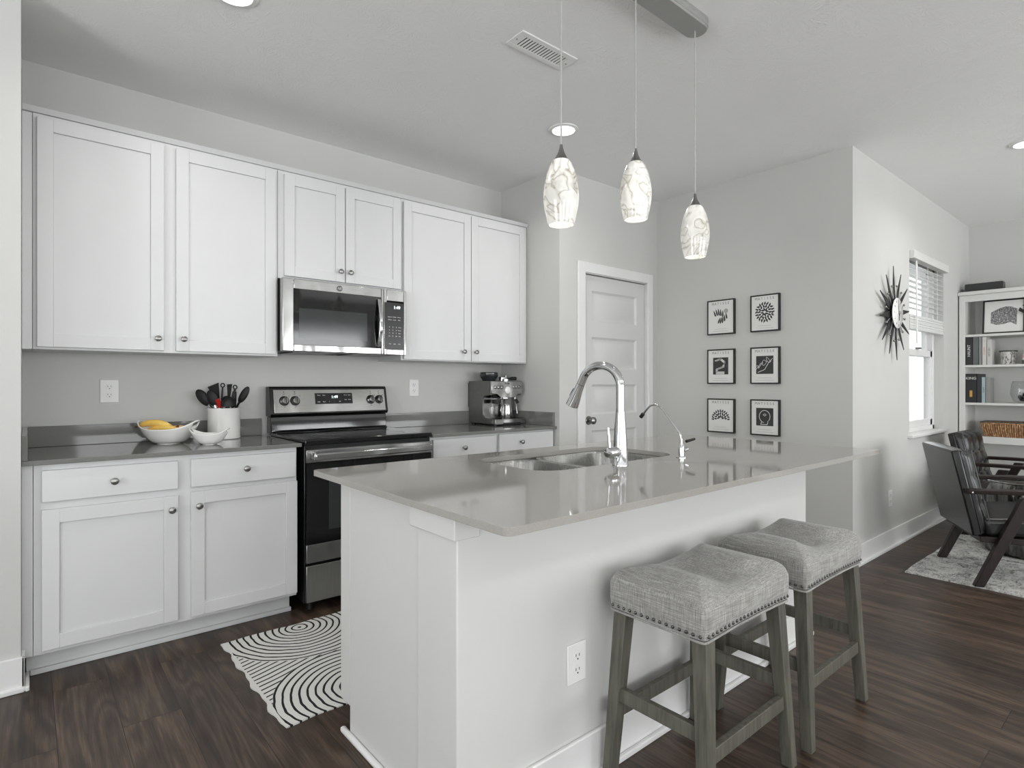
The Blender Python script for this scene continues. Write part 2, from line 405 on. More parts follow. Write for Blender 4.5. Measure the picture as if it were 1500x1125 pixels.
def holed(axis, p0, p1, lo, hi, spans, name):
    mb = MB(); cur = lo
    def bx(a, b, z0, z1):
        if axis == 'x': mb.box(a, b, p0, p1, z0, z1)
        else: mb.box(p0, p1, a, b, z0, z1)
    for a, b in spans:
        bx(cur, a, 0, H); bx(a, b, 0, RZ0); bx(a, b, RZ1, H); cur = b
    bx(cur, hi, 0, H); return struct(name, mb, 'wall_paint')
holed('x', RY-.1, RY, LX, DX, REAR, 'wall_rear'); holed('y', LXo, LX, RY-.1, -.67, LEFTW, 'wall_side')
# windows behind the camera: frame, sash bar, blinds, panes
for i, (a, b) in enumerate(REAR):
    mb = MB(); y0, y1 = RY-.07, RY-.03
    for (p, q, r_, s_) in ((a, a+.05, RZ0, RZ1), (b-.05, b, RZ0, RZ1), (a, b, RZ0, RZ0+.05), (a, b, RZ1-.05, RZ1), (a, b, 1.38, 1.43)): mb.box(p, q, y0, y1, r_, s_)
    f = struct('window_%d' % (i+2), mb, 'trim_paint')
    sl = MB()
    for k in range(22): sl.box(a+.05, b-.05, RY-.028, RY-.005, 1.45+k*.04, 1.453+k*.04)
    obj('blind_slats', sl, 'glass_blind', f); obj('pane', B(a+.05, b-.05, RY-.052, RY-.048, RZ0+.05, RZ1-.05), 'window_glass', f)
for i, (a, b) in enumerate(LEFTW):
    mb = MB(); x0, x1 = LX-.07, LX-.03
    for (p, q, r_, s_) in ((a, a+.05, RZ0, RZ1), (b-.05, b, RZ0, RZ1), (a, b, RZ0, RZ0+.05), (a, b, RZ1-.05, RZ1), (a, b, 1.38, 1.43)): mb.box(x0, x1, p, q, r_, s_)
    f = struct('window_%d' % (i+6), mb, 'trim_paint'); obj('pane', B(LX-.052, LX-.048, a+.05, b-.05, RZ0+.05, RZ1-.05), 'window_glass', f)
# baseboards (board + shoe moulding)
def baseboard(name, axis, a, b, p, sgn):
    mb = MB()
    for t0, h0 in ((.014, .135), (.028, .02)):
        if axis == 'x': mb.box(a, b, p, p+sgn*t0, 0, h0)
        else: mb.box(p, p+sgn*t0, a, b, 0, h0)
    struct(name, mb, 'trim_paint', .004)
baseboard('baseboard_left', 'x', LX, XL+.012, -.67, -1)
struct('baseboard_left_return', MB().box(XL, XL+.012, -.684, -.56, 0, .135).box(XL+.012, XL+.026, -.698, -.54, 0, .02), 'trim_paint', .004)
baseboard('baseboard_pictures', 'y', CY-.014, A, BX, -1)
baseboard('baseboard_window', 'x', BX-.014, DX, CY, -1)
baseboard('baseboard_far', 'y', RY, CY, DX, -1)
baseboard('baseboard_pantry', 'x', 1.099, BX, A, -1)
baseboard('baseboard_rear', 'x', LX, DX, RY, 1)
# pantry door: casing, five-panel slab, knob, hinges
d = struct('door_1', MB(), 'trim_paint'); bpy.data.objects.remove(d)
mb = MB(); ya, yb = A-.018, A
mb.box(.183, .262, ya, yb, 0, 2.128); mb.box(1.028, 1.099, ya, yb, 0, 2.128); mb.box(.262, 1.028, ya, yb, 2.05, 2.128)
struct('trim_1', mb, 'trim_paint', .004)
mb = MB(); mb.box(.255, .262, A, A+.1, 0, 2.05); mb.box(1.036, 1.043, A, A+.1, 0, 2.05); mb.box(.262, 1.036, A, A+.1, 2.047, 2.056)
struct('trim_2', mb, 'trim_paint')
dx0, dx1, dz1 = .265, 1.033, 2.040; dy = A+.022
px0, px1 = .372, .926; pz = [(1.688, 1.926), (1.320, 1.568), (.968, 1.200), (.598, .846), (.20, .476)]
mb = MB(); mb.box(dx0, px0, dy, dy+.035, .01, dz1); mb.box(px1, dx1, dy, dy+.035, .01, dz1)
edges = [dz1]+[z for p in pz for z in (p[1], p[0])]+[.01]
for k in range(0, len(edges), 2): mb.box(px0, px1, dy, dy+.035, edges[k+1], edges[k])
for z0, z1 in pz:                                        # sunk moulding and raised field
    def ring(i, yy): return [(px0+i, yy, z0+i), (px1-i, yy, z0+i), (px1-i, yy, z1-i), (px0+i, yy, z1-i)]
    mb.loft([ring(0, dy), ring(.016, dy+.014), ring(.026, dy+.014), ring(.056, dy+.003)], cap=(False, True))
door = struct('door_1', mb, 'door_paint')
kn = MB(); kn.lathe([(.034, -.0), (.034, -.006), (.03, -.010), (.014, -.012), (.012, -.026), (.022, -.034), (.029, -.046), (.028, -.058), (.018, -.066), (0, -.068)], 24, axis='y')
k = obj('door_knob', kn, 'nickel', door); k.location = (.335, dy, .925)
for z in (1.80, 1.085, .25):
    hg = MB().box(1.026, 1.036, A-.024, A+.002, z-.045, z+.045); hg.tube([(1.033, A-.022, z-.05), (1.033, A-.022, z+.05)], .006, 8)
    obj('hinge', hg, 'plastic_white', door)

# window over the seating corner: frame, two sashes, panes, stool, apron
yo = CY+.10
mb = MB()
for (p, q, r_, s_) in ((WX0, WX0+.045, WZ0, WZ1), (WX1-.045, WX1, WZ0, WZ1), (WX0, WX1, WZ0, WZ0+.04), (WX0, WX1, WZ1-.045, WZ1)): mb.box(p, q, yo-.03, yo+.04, r_, s_)
win = struct('window_1', mb, 'trim_paint', .003)
def sash(x0, x1, z0, z1, y, w=.055):
    mb = MB()
    for (p, q, r_, s_) in ((x0, x0+w, z0, z1), (x1-w, x1, z0, z1), (x0, x1, z0, z0+w), (x0, x1, z1-w, z1)): mb.box(p, q, y-.018, y+.018, r_, s_)
    s_ob = obj('sash', mb, 'trim_paint', win, .003); obj('pane', B(x0+w, x1-w, y-.002, y+.002, z0+w, z1-w), 'window_glass', s_ob)
sash(WX0+.045, WX1-.045, WZ0+.04, 1.50, yo-.008); sash(WX0+.045, WX1-.045, 1.445, WZ1-.045, yo+.028, .05)
obj('window_sill', MB().box(WX0-.04, WX1+.04, CY-.035, CY+.069, WZ0-.020, WZ0+.003), 'trim_paint', win, .004)
obj('sash_lock', MB().box(2.80, 2.86, yo-.05, yo-.02, 1.50, 1.515), 'nickel', win)
# raised faux-wood blind
bl = thing('window_blind', 'white slatted blind half raised over the living room window', 'blind', (0, 0, 0))
obj('headrail', MB().box(WX0+.005, WX1+.02, CY-.035, CY+.02, WZ1-.05, WZ1+.015), 'shelf_white', bl, .003)
sl = MB()
for k in range(9):
    z = WZ1-.085-k*.043; y = CY+.025
    sl.hexa([(WX0+.008, y-.024, z-.003), (WX1-.008, y-.024, z-.003), (WX1-.008, y+.024, z+.003), (WX0+.008, y+.024, z+.003)],
            [(WX0+.008, y-.024, z), (WX1-.008, y-.024, z), (WX1-.008, y+.024, z+.006), (WX0+.008, y+.024, z+.006)])
obj('slats', sl, 'glass_blind', bl)
sk = MB()
for k in range(12): z = WZ1-.485-k*.0098; sk.box(WX0+.008, WX1-.008, CY+.0+random.uniform(-.003, .003), CY+.05, z-.008, z)
obj('slat_stack', sk, 'glass_blind', bl)
obj('wand', MB().tube([(WX0+.10, CY-.02, WZ1-.06), (WX0+.12, CY-.02, WZ1-.72)], .006, 8), 'plastic_white', bl)
for x in (WX0+.2, (WX0+WX1)/2, WX1-.2): obj('ladder_cord', MB().tube([(x, CY-.001, WZ1-.05), (x, CY-.001, WZ1-.49)], .0018, 6), 'plastic_white', bl)
# outside: pale ground, a tree and the neighbour's fence seen through the panes
gnd = struct('ground', B(-8, 16, CY+.3, 16, -.45, -.4), 'ground_snow'); 
tr_ = thing('garden_tree', 'pale leafy tree standing outside beyond the living room window', 'tree', (8.2, 1.9, -.4))
obj('trunk', MB().tube([(0, 0, 0), (.05, 0, 1.2), (-.02, .05, 2.4)], [.14, .11, .07], 10), 'bark', tr_)
lf = MB()
for _ in range(420):
    a, rr, z = random.uniform(0, 2*pi), random.uniform(.1, 1.25), random.uniform(1.5, 3.7); rr *= max(.25, 1-abs(z-2.5)/1.6)
    p = Vector((rr*cos(a), rr*sin(a), z)); d1 = Vector((random.uniform(-1, 1), random.uniform(-1, 1), random.uniform(-1, 1))).normalized()*.09; d2 = d1.orthogonal().normalized()*.04
    lf.bm.faces.new([lf._v(p-d1), lf._v(p+d2), lf._v(p+d1), lf._v(p-d2)])
obj('foliage', lf, 'leaf_pale', tr_)
fn = thing('garden_fence', 'low pale board fence across the yard beyond the window', 'fence', (9.6, 3.0, -.4))
obj('board_panel', MB().box(-3, 4, 0, .04, 0, 1.5), 'trim_paint', fn)
for x in (-3, -1.2, .6, 2.4): obj('post', MB().box(x, x+.1, -.05, .0, 0, 1.6), 'trim_paint', fn)

# ================================================================== CABINETS
def shaker(x0, x1, z0, z1, y, parent, name='door', st=.057):
    mb = MB(); t = .02; mb.box(x0, x0+st, y, y+t, z0, z1); mb.box(x1-st, x1, y, y+t, z0, z1)
    mb.box(x0+st, x1-st, y, y+t, z1-st, z1); mb.box(x0+st, x1-st, y, y+t, z0, z0+st); mb.box(x0+st, x1-st, y+.009, y+t-.002, z0+st, z1-st)
    return obj(name, mb, 'cabinet_white', parent, .0012)
def slabfront(x0, x1, z0, z1, y, parent): return obj('drawer', B(x0, x1, y, y+.02, z0, z1), 'cabinet_white', parent, .0025)
def knob(x, y, z, parent):
    mb = MB(); mb.lathe([(.008, 0), (.006, -.006), (.0055, -.014), (.012, -.019), (.0155, -.024), (.0145, -.029), (.008, -.032), (0, -.0325)], 20, axis='y')
    k = obj('knob', mb, 'nickel', parent); k.location = (x, y, z); return k
# lower, left of the range
c = thing('base_cabinet', 'white two-drawer two-door base cabinet left of the range', 'cabinet')
mb = MB(); mb.box(-2.937, -1.878, -.61, -.001, .10, .875); obj('body', mb, 'cabinet_white', c, .001)
obj('toe_kick', MB().box(XL+.015, -1.888, -.535, -.40, 0, .099).box(XL+.028, -1.884, -.552, -.535, 0, .022), 'cabinet_white', c, .003)
d = slabfront(-2.911, -2.425, .722, .851, -.63, c); knob(-2.668, -.63, .786, d)
d = slabfront(-2.372, -1.886, .722, .853, -.63, c); knob(-2.132, -.63, .789, d)
d = shaker(-2.911, -2.425, .118, .690, -.63, c); knob(-2.452, -.63, .630, d)
d = shaker(-2.372, -1.880, .118, .700, -.63, c); knob(-2.341, -.63, .634, d)
tag(obj('filler_strip', MB().box(XL+.001, -2.9385, -.607, -.02, .10, .875), 'cabinet_white', None, .001), 'narrow white filler strip between left wall and base cabinet', 'trim')
# lower, right of the range
c = thing('base_cabinet', 'white base cabinet with two drawers under the espresso machine', 'cabinet')
obj('body', MB().box(-1.062, -.0015, -.61, -.001, .10, .875), 'cabinet_white', c, .001)
obj('toe_kick', MB().box(-1.055, -.002, -.535, -.40, 0, .099), 'cabinet_white', c, .003)
d = slabfront(-1.048, -.554, .738, .860, -.63, c); knob(-.822, -.63, .798, d)
d = slabfront(-.524, -.020, .738, .864, -.63, c); knob(-.336, -.63, .804, d)
d = shaker(-1.048, -.554, .118, .70, -.63, c); knob(-.60, -.63, .64, d)
d = shaker(-.524, -.020, .118, .70, -.63, c); knob(-.48, -.63, .64, d)
# uppers
def upper(x0, x1, z0, z1, label, doors):
    c = thing('wall_cabinet', label, 'cabinet')
    obj('body', B(x0, x1, -.315, -.001, z0, z1), 'cabinet_white', c, .001)
    for (a, b, p, q, kx, kz) in doors:
        d = shaker(a, b, p, q, -.336, c); knob(kx, -.336, kz, d)
    return c
upper(-2.937, -1.879, 1.360, 2.412, 'large white two-door wall cabinet left of the microwave', [(-2.923, -2.435, 1.371, 2.393, -2.463, 1.429), (-2.382, -1.893, 1.371, 2.393, -2.351, 1.431)])
upper(-1.877, -1.0995, 1.802, 2.412, 'short white two-door wall cabinet directly above the microwave', [(-1.846, -1.488, 1.817, 2.392, -1.520, 1.878), (-1.482, -1.106, 1.817, 2.392, -1.459, 1.878)])
upper(-1.0975, -.003, 1.360, 2.412, 'white two-door wall cabinet right of the microwave', [(-1.084, -.548, 1.367, 2.394, -.617, 1.431), (-.542, -.030, 1.367, 2.397, -.512, 1.431)])
tag(obj('filler_strip', MB().box(XL+.001, -2.9385, -.312, -.02, 1.36, 2.412), 'cabinet_white', None, .001), 'narrow white filler strip between left wall and wall cabinet', 'trim')
cr = MB(); cr.hexa([(XL+.001, -.322, 2.4135), (-.002, -.322, 2.4135), (-.002, -.005, 2.4135), (XL+.001, -.005, 2.4135)], [(XL+.001, -.338, 2.436), (-.002, -.338, 2.436), (-.002, -.005, 2.436), (XL+.001, -.005, 2.436)])
tag(obj('crown_moulding', cr, 'cabinet_white', None, .002), 'thin white crown strip running along the tops of the wall cabinets', 'moulding')

# worktops
w = thing('worktop', 'grey quartz worktop left of the range with bowls and crock', 'countertop')
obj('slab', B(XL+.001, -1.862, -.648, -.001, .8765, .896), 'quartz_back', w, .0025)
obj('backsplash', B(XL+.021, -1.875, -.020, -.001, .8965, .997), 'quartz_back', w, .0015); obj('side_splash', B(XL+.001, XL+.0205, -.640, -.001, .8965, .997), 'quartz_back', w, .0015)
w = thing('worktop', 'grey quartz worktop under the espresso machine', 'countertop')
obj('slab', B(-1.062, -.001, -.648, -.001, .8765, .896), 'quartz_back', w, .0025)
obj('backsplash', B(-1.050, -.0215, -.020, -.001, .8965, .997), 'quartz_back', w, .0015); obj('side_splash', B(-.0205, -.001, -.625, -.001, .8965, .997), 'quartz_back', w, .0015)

# ================================================================== OUTLETS
def outlet(loc, rotz, label, w=.076):
    o = thing('outlet', label, 'outlet', loc, rotz, 'wall outlets')
    obj('cover_plate', B(-w/2, w/2, -.006, 0, -.060, .060), 'plastic_white', o, .003)
    for dz in (.021, -.021):
        rc = MB().lathe([(.0165, -.006), (.0165, -.0085), (0, -.0086)], 20, axis='y'); r_ = obj('receptacle', rc, 'plastic_white', o, .0006); r_.location = (0, 0, dz)
        obj('slot', MB().box(-.0085, -.0065, -.0095, -.0086, .0, .008).box(.0055, .0075, -.0095, -.0086, .0, .008).lathe([(.0025, -.0086), (.0025, -.0095)], 10, 0, -.0075, axis='y'), 'slot_dark', r_)
    return o
outlet((-2.629, 0, 1.167), 0, 'white duplex outlet on back wall above the left worktop', .082)
outlet((-.816, 0, 1.177), 0, 'white duplex outlet on back wall between range and espresso machine')
outlet((-1.693, -2.440, .366), 0, 'white duplex outlet low on the island front beside the nearest stool', .080)
outlet((1.893, CY, .363), 0, 'white duplex outlet low on the wall under the sunburst clock')

# ================================================================== MICROWAVE
mw = thing('microwave', 'stainless over-the-range microwave with black glass door', 'microwave', (-1.497, 0, 1.387))
hw = .386
obj('casing', MB().box(-.378, .378, -.368, -.001, .004, .405), 'black_matte', mw, .003)
obj('vent_underside', MB().box(-.30, -.06, -.33, -.10, -.002, .004).box(.06, .30, -.33, -.10, -.002, .004), 'steel_dark', mw)
dr = MB(); dr.box(-hw, -hw+.062, -.410, -.370, .0, .406); dr.box(.212, .2275, -.410, -.370, .0, .406); dr.box(-hw+.062, .212, -.410, -.370, .0, .040); dr.box(-hw+.062, .212, -.410, -.370, .349, .406)
door_ = obj('door', dr, 'stainless', mw, .004)
gl = obj('glass', B(-hw+.061, .213, -.409, -.372, .039, .350), 'oven_glass', door_); obj('window', B(-.295, .118, -.4100, -.4085, .075, .244), 'oven_inner', gl)
pan = obj('control_panel', MB().box(.2290, .250, -.410, -.370, 0, .406).box(.368, hw, -.410, -.370, 0, .406).box(.250, .368, -.410, -.370, 0, .034).box(.250, .368, -.410, -.370, .335, .406), 'stainless', mw, .003)
obj('keypad', B(.2335, .3685, -.4115, -.372, .034, .3255), 'black_enamel', pan)
tx = MB(); tx.text('1:49', .028, tface(.318, -.4117, .296)); obj('clock_digits', tx, 'digits', pan)
tx = MB()
for r_, row in enumerate((('Popcorn', 'Potato', 'Reheat'), ('Defrost', 'Cook', 'Time'))):
    for c_, s_ in enumerate(row): tx.text(s_, .0085, tface(.270+c_*.032, -.4117, .236-r_*.018))
for r_, row in enumerate((('1', '2', '3', 'Timer'), ('4', '5', '6', 'Power'), ('7', '8', '9', 'Start'), ('Set', '0', 'Off', 'Add'))):
    for c_, s_ in enumerate(row): tx.text(s_, .0115 if len(s_) == 1 else .0085, tface(.266+c_*.0235, -.4117, .172-r_*.0185))
for c_, s_ in enumerate(('Vent', 'Light', 'Lock')): tx.text(s_, .009, tface(.270+c_*.032, -.4117, .068))
obj('lettering', tx, 'paper', pan)
hd = MB(); pts = [(.193, -.412-.030*sin(pi*min(1, max(0, (k+.4)/12.8))), .046+.290*k/12) for k in range(13)]
hd.tube(pts, [(.0115, .008)]*13, sq=(1, 0, 0)); obj('handle', hd, 'chrome', door_, .004)
em = MB().lathe([(.017, -.410), (.017, -.4125), (0, -.4126)], 28, axis='y'); em = obj('emblem', em, 'steel_dark', door_); em.location = (-.058, 0, .377)
tx = MB().text('GE', .019, tface(0, -.4127, 0)); obj('monogram', tx, 'stainless', em)

# ================================================================== RANGE
rg = thing('range', 'freestanding stainless and black electric range under the microwave', 'range', (-1.465, 0, 0))
hw = .383
obj('body', MB().box(-hw, hw, -.640, -.012, .05, .882), 'black_enamel', rg, .003)
obj('foot', MB().lathe([(.02, .0), (.02, .05)], 12, -.33, -.58), 'black_matte', rg); obj('foot', MB().lathe([(.02, .0), (.02, .05)], 12, .33, -.58), 'black_matte', rg)
ct = obj('cooktop', MB().box(-hw-.004, hw+.004, -.664, -.100, .883, .912), 'black_gloss', rg, .006)
for (x, y, r_) in ((-.19, -.50, .115), (.19, -.50, .09), (-.19, -.24, .09), (.19, -.24, .115)):
    obj('burner_ring', MB().lathe([(r_, .9121), (r_, .9126), (r_-.003, .9126), (r_-.003, .9121)], 48, x, y, cap=(False, False)), 'oven_inner', ct)
bp = MB(); pr = [(-.112, .905), (-.114, .914), (-.100, .922), (-.094, 1.0), (-.092, 1.007), (-.012, 1.007), (-.012, .905)]
bp.loft([[(x, y, z) for y, z in pr] for x in (-hw+.004, hw-.004)]); obj('back_riser', bp, 'black_gloss', rg, .004)
bc = MB(); pr = [(-.100, 1.008), (-.112, 1.022), (-.078, 1.178), (-.066, 1.188), (-.012, 1.188), (-.012, 1.008)]
bc.loft([[(x, y, z) for y, z in pr] for x in (-hw-.002, hw+.002)]); back = obj('backguard', bc, 'black_enamel', rg, .003)
sl_ = math.atan2(.034, .156)
BT = Matrix.Translation((0, -.112, 1.022)) @ Matrix.Rotation(-sl_, 4, 'X')          # local x, -y out, z up the slope
fp = MB(); fp.T = BT; fp.box(-.366, .366, -.006, .001, .006, .150); fpo = obj('control_fascia', fp, 'stainless', back, .002)
dp = MB(); dp.T = BT; dp.box(-.115, .132, -.0075, -.0055, .056, .126); dpo = obj('display', dp, 'black_enamel', fpo, .0005)
tx = MB(); tx.T = BT; tx.text('1:49', .026, tface(.012, -.0078, .100)); obj('clock_digits', tx, 'digits', dpo)
tx = MB(); tx.T = BT
for k, s_ in enumerate(('Bake', 'Broil', '+', '-', 'Off')): tx.text(s_, .0085, tface(-.092+k*.034, -.0078, .070))
for k, s_ in enumerate(('Warm', 'Clean')): tx.text(s_, .008, tface(-.09+k*.032, -.0078, .112)); tx.text(s_, .008, tface(.085+k*.026, -.0078, .112))
for k, s_ in enumerate(('Start', 'Timer')): tx.text(s_, .008, tface(.085+k*.026, -.0078, .082))
obj('lettering', tx, 'paper', dpo)
tx = MB(); tx.T = BT
for x in (-.305, -.240, .262, .322):
    kb = MB(); kb.lathe([(.0255, -.006), (.0255, -.012), (.021, -.016), (.020, -.030), (.017, -.033), (0, -.0335)], 28, axis='y'); kb.box(-.0045, .0045, -.043, -.030, -.021, .021)
    ko = obj('control_knob', kb, 'stainless_flat', back, .001); ko.matrix_local = BT @ Matrix.Translation((x, 0, .080))
    obj('knob_ring', MB().lathe([(.030, -.0062), (.030, -.0072), (.0258, -.0072), (.0258, -.0062)], 28, axis='y', cap=(False, False)), 'black_matte', ko)
    obj('pointer', B(-.002, .002, -.0445, -.043, -.020, .021), 'black_matte', ko)
    tx.text('LO', .007, tface(x, -.0064, .042)); tx.text('HI', .007, tface(x+.03, -.0064, .110)); tx.text('OFF', .007, tface(x, -.0064, .122)); tx.box(x-.003, x+.003, -.0066, -.006, .133, .138)
obj('lettering', tx, 'ink', fpo)
# oven door
door_ = obj('oven_door', MB().box(-hw+.003, hw-.003, -.664, -.642, .790, .858), 'stainless_flat', rg, .003); obj('lower_panel', MB().box(-hw+.003, hw-.003, -.664, -.642, .266, .362), 'stainless_flat', door_, .003)
g_ = obj('oven_glass', B(-hw+.003, hw-.003, -.665, -.642, .363, .789), 'oven_glass', door_); obj('oven_window', B(-.26, .26, -.6655, -.6645, .43, .70), 'oven_inner', g_)
hb = MB(); hb.tube([(-.352, -.712, .826), (0, -.716, .826), (.352, -.712, .826)], [(.017, .012)]*3, sq=(0, 0, 1))
hb.box(-.360, -.336, -.722, -.662, .808, .844); hb.box(.336, .360, -.722, -.662, .808, .844); obj('handle', hb, 'stainless', door_, .006)
obj('warming_drawer', B(-hw+.003, hw-.003, -.662, -.642, .058, .250), 'stainless_flat', rg, .003)

# ================================================================== ISLAND
isl = thing('kitchen_island', 'white painted kitchen island body with cabinet side and knee wall', 'kitchen island', (0, 0, 0))
ix0, ix1 = -2.110, -.092
obj('end_panel', MB().box(ix0, ix0+.02, -2.246, -1.775, 0, .874).box(ix0, ix0+.02, -1.775, -1.700, .10, .874), 'island_paint', isl, .0015)
obj('end_panel', MB().box(ix1-.04, ix1-.02, -2.246, -1.775, 0, .874).box(ix1-.04, ix1-.02, -1.775, -1.700, .10, .874), 'island_paint', isl, .0015)
obj('face_frame', MB().box(ix0+.0205, ix1-.0405, -1.719, -1.700, .10, .874), 'island_paint', isl)
obj('toe_kick', MB().box(ix0+.0205, ix1-.0405, -1.790, -1.775, 0, .098), 'island_paint', isl); obj('cabinet_floor', MB().box(ix0+.0205, ix1-.0405, -2.246, -1.72, .10, .118), 'island_paint', isl)
for k in range(4):
    a = ix0+.02+k*.49
    if k in (1, 2): obj('false_front', MB().box(a, a+.47, -1.6995, -1.681, .718, .855), 'cabinet_white', isl, .002)
    else: obj('drawer', MB().box(a, a+.47, -1.70, -1.681, .718, .855), 'cabinet_white', isl, .002)
    mb = MB(); z0, z1, st = .118, .70, .057; b = a+.47; y = -1.70
    mb.box(a, a+st, y, y+.02, z0, z1); mb.box(b-st, b, y, y+.02, z0, z1); mb.box(a+st, b-st, y, y+.02, z0, z0+st); mb.box(a+st, b-st, y, y+.02, z1-st, z1); mb.box(a+st, b-st, y, y+.011, z0+st, z1-st)
    obj('door', mb, 'cabinet_white', isl, .001)
obj('knee_wall', MB().box(-2.126, ix1, -2.440, -2.2465, 0, .8735), 'island_paint', isl, .004)
obj('corner_cap', MB().box(-2.146, -2.066, -2.458, -2.236, .812, .8745), 'island_paint', isl, .003)
obj('end_shoe', MB().box(-2.130, ix0-.0002, -2.235, -1.735, 0, .02), 'trim_paint', isl, .008)
obj('baseboard', MB().box(-2.140, ix1+.012, -2.454, -2.4405, 0, .135).box(-2.150, ix1+.02, -2.470, -2.4545, 0, .02).box(-2.140, -2.1262, -2.454, -2.2465, 0, .135), 'trim_paint', isl, .004)
# worktop with sink cut-out
tp = MB().plate(rrect(-2.175, .106, -2.697, -1.600, .022), rrect(-1.580, -.765, -2.185, -1.742, .105, 8), .8765, .896)
tag(obj('island_worktop', tp, 'quartz', None, .002), 'large grey quartz island worktop with a sink cut-out', 'countertop')
# sink
sk = thing('sink', 'double-bowl stainless undermount sink set into the island worktop', 'sink', (0, 0, 0))
def basin(x0, x1, y0, y1, zt, zb, r):
    mb = MB(); L = []
    for ins, z, rr in ((-.016, zt, r+.016), (0, zt, r), (.004, zt-.01, r), (.012, zb+.05, r), (.022, zb+.018, r*.9), (.05, zb+.002, r*.8), (.16, zb-.004, .02)):
        L.append([(x, y, z) for x, y in rrect(x0+ins, x1-ins, y0+ins, y1-ins, max(.01, min(rr, (x1-x0)/2-ins-.002)), 8)])
    return mb.loft(L, cap=(False, True))
for (a, b) in ((-1.565, -1.285), (-1.255, -.780)):
    o = obj('basin', basin(a, b, -2.172, -1.755, .8755 if a < -1.3 else .8755, .70, .09), 'sink_steel', sk, solid=.0014, angle=60)
    dr_ = MB().lathe([(.042, .6975), (.040, .7005), (.028, .698), (.0, .697)], 28, (a+b)/2, -1.96); obj('drain', dr_, 'steel_dark', o)
obj('divider', MB().box(-1.2875, -1.2525, -2.165, -1.762, .855, .866), 'sink_steel', sk, .004)
# main faucet
fc = thing('faucet', 'tall chrome gooseneck pull-down faucet behind the sink', 'faucet', (-1.235, -2.238, .896))
obj('body', MB().lathe([(.031, 0), (.031, .004), (.0285, .008), (.0265, .08), (.022, .15), (.0185, .2), (.0185, .203)], 32), 'chrome', fc)
pts = [(0, 0, .203), (0, 0, .28)]+[(0, .1-.1*cos(a), .298+.083*sin(a)) for a in [pi*k/18 for k in range(0, 17)]]
p1 = Vector(pts[-1]); dd = (Vector(pts[-1])-Vector(pts[-2])).normalized(); pts.append(tuple(p1+dd*.02))
obj('spout', MB().tube(pts, .0165, 20), 'chrome', fc, angle=60)
a0 = p1+dd*.021; q = [a0+dd*s_ for s_ in (0, .03, .075, .10)]
sh = obj('spray_head', MB().tube(q, [.017, .019, .025, .027], 24), 'chrome', fc, angle=60)
obj('spray_button', MB().tube([a0+dd*.03+Vector((0, .021, .006)), a0+dd*.065+Vector((0, .024, .008))], [.006, .007], 10), 'black_matte', sh)
hn = obj('handle_barrel', MB().lathe([(.019, -.010), (.021, -.03), (.021, -.062), (.016, -.076), (0, -.078)], 24, 0, .052, axis='x'), 'chrome', fc)
obj('lever', MB().tube([(-.062, 0, .066), (-.066, .004, .145)], [.0055, .0045], 12), 'chrome', fc)
# filter tap
ft = thing('filter_tap', 'slim chrome filtered-water tap at the far end of the sink', 'tap', (-.857, -2.255, .896))
obj('base', MB().lathe([(.022, 0), (.022, .003), (.012, .006), (.012, .052), (.009, .058)], 24), 'chrome', ft)
pts = [(0, 0, .055), (0, 0, .075), (0, .008, .10), (0, .05, .150), (0, .09, .196), (0, .112, .213), (0, .135, .219), (0, .158, .213), (0, .180, .192), (0, .198, .172)]
sp = obj('spout', MB().tube(pts, .0048, 12), 'chrome', ft, angle=60); obj('tip', MB().tube([(0, .195, .1755), (0, .209, .1595)], .0085, 12), 'black_matte', sp)
hd = MB().tube([(.012, -.004, .030), (.028, -.010, .036)], .009, 12); obj('valve', hd, 'chrome', ft)
obj('lever', MB().tube([(.022, -.008, .066), (.060, -.026, .076)], [.0065, .005], 8), 'black_matte', ft)

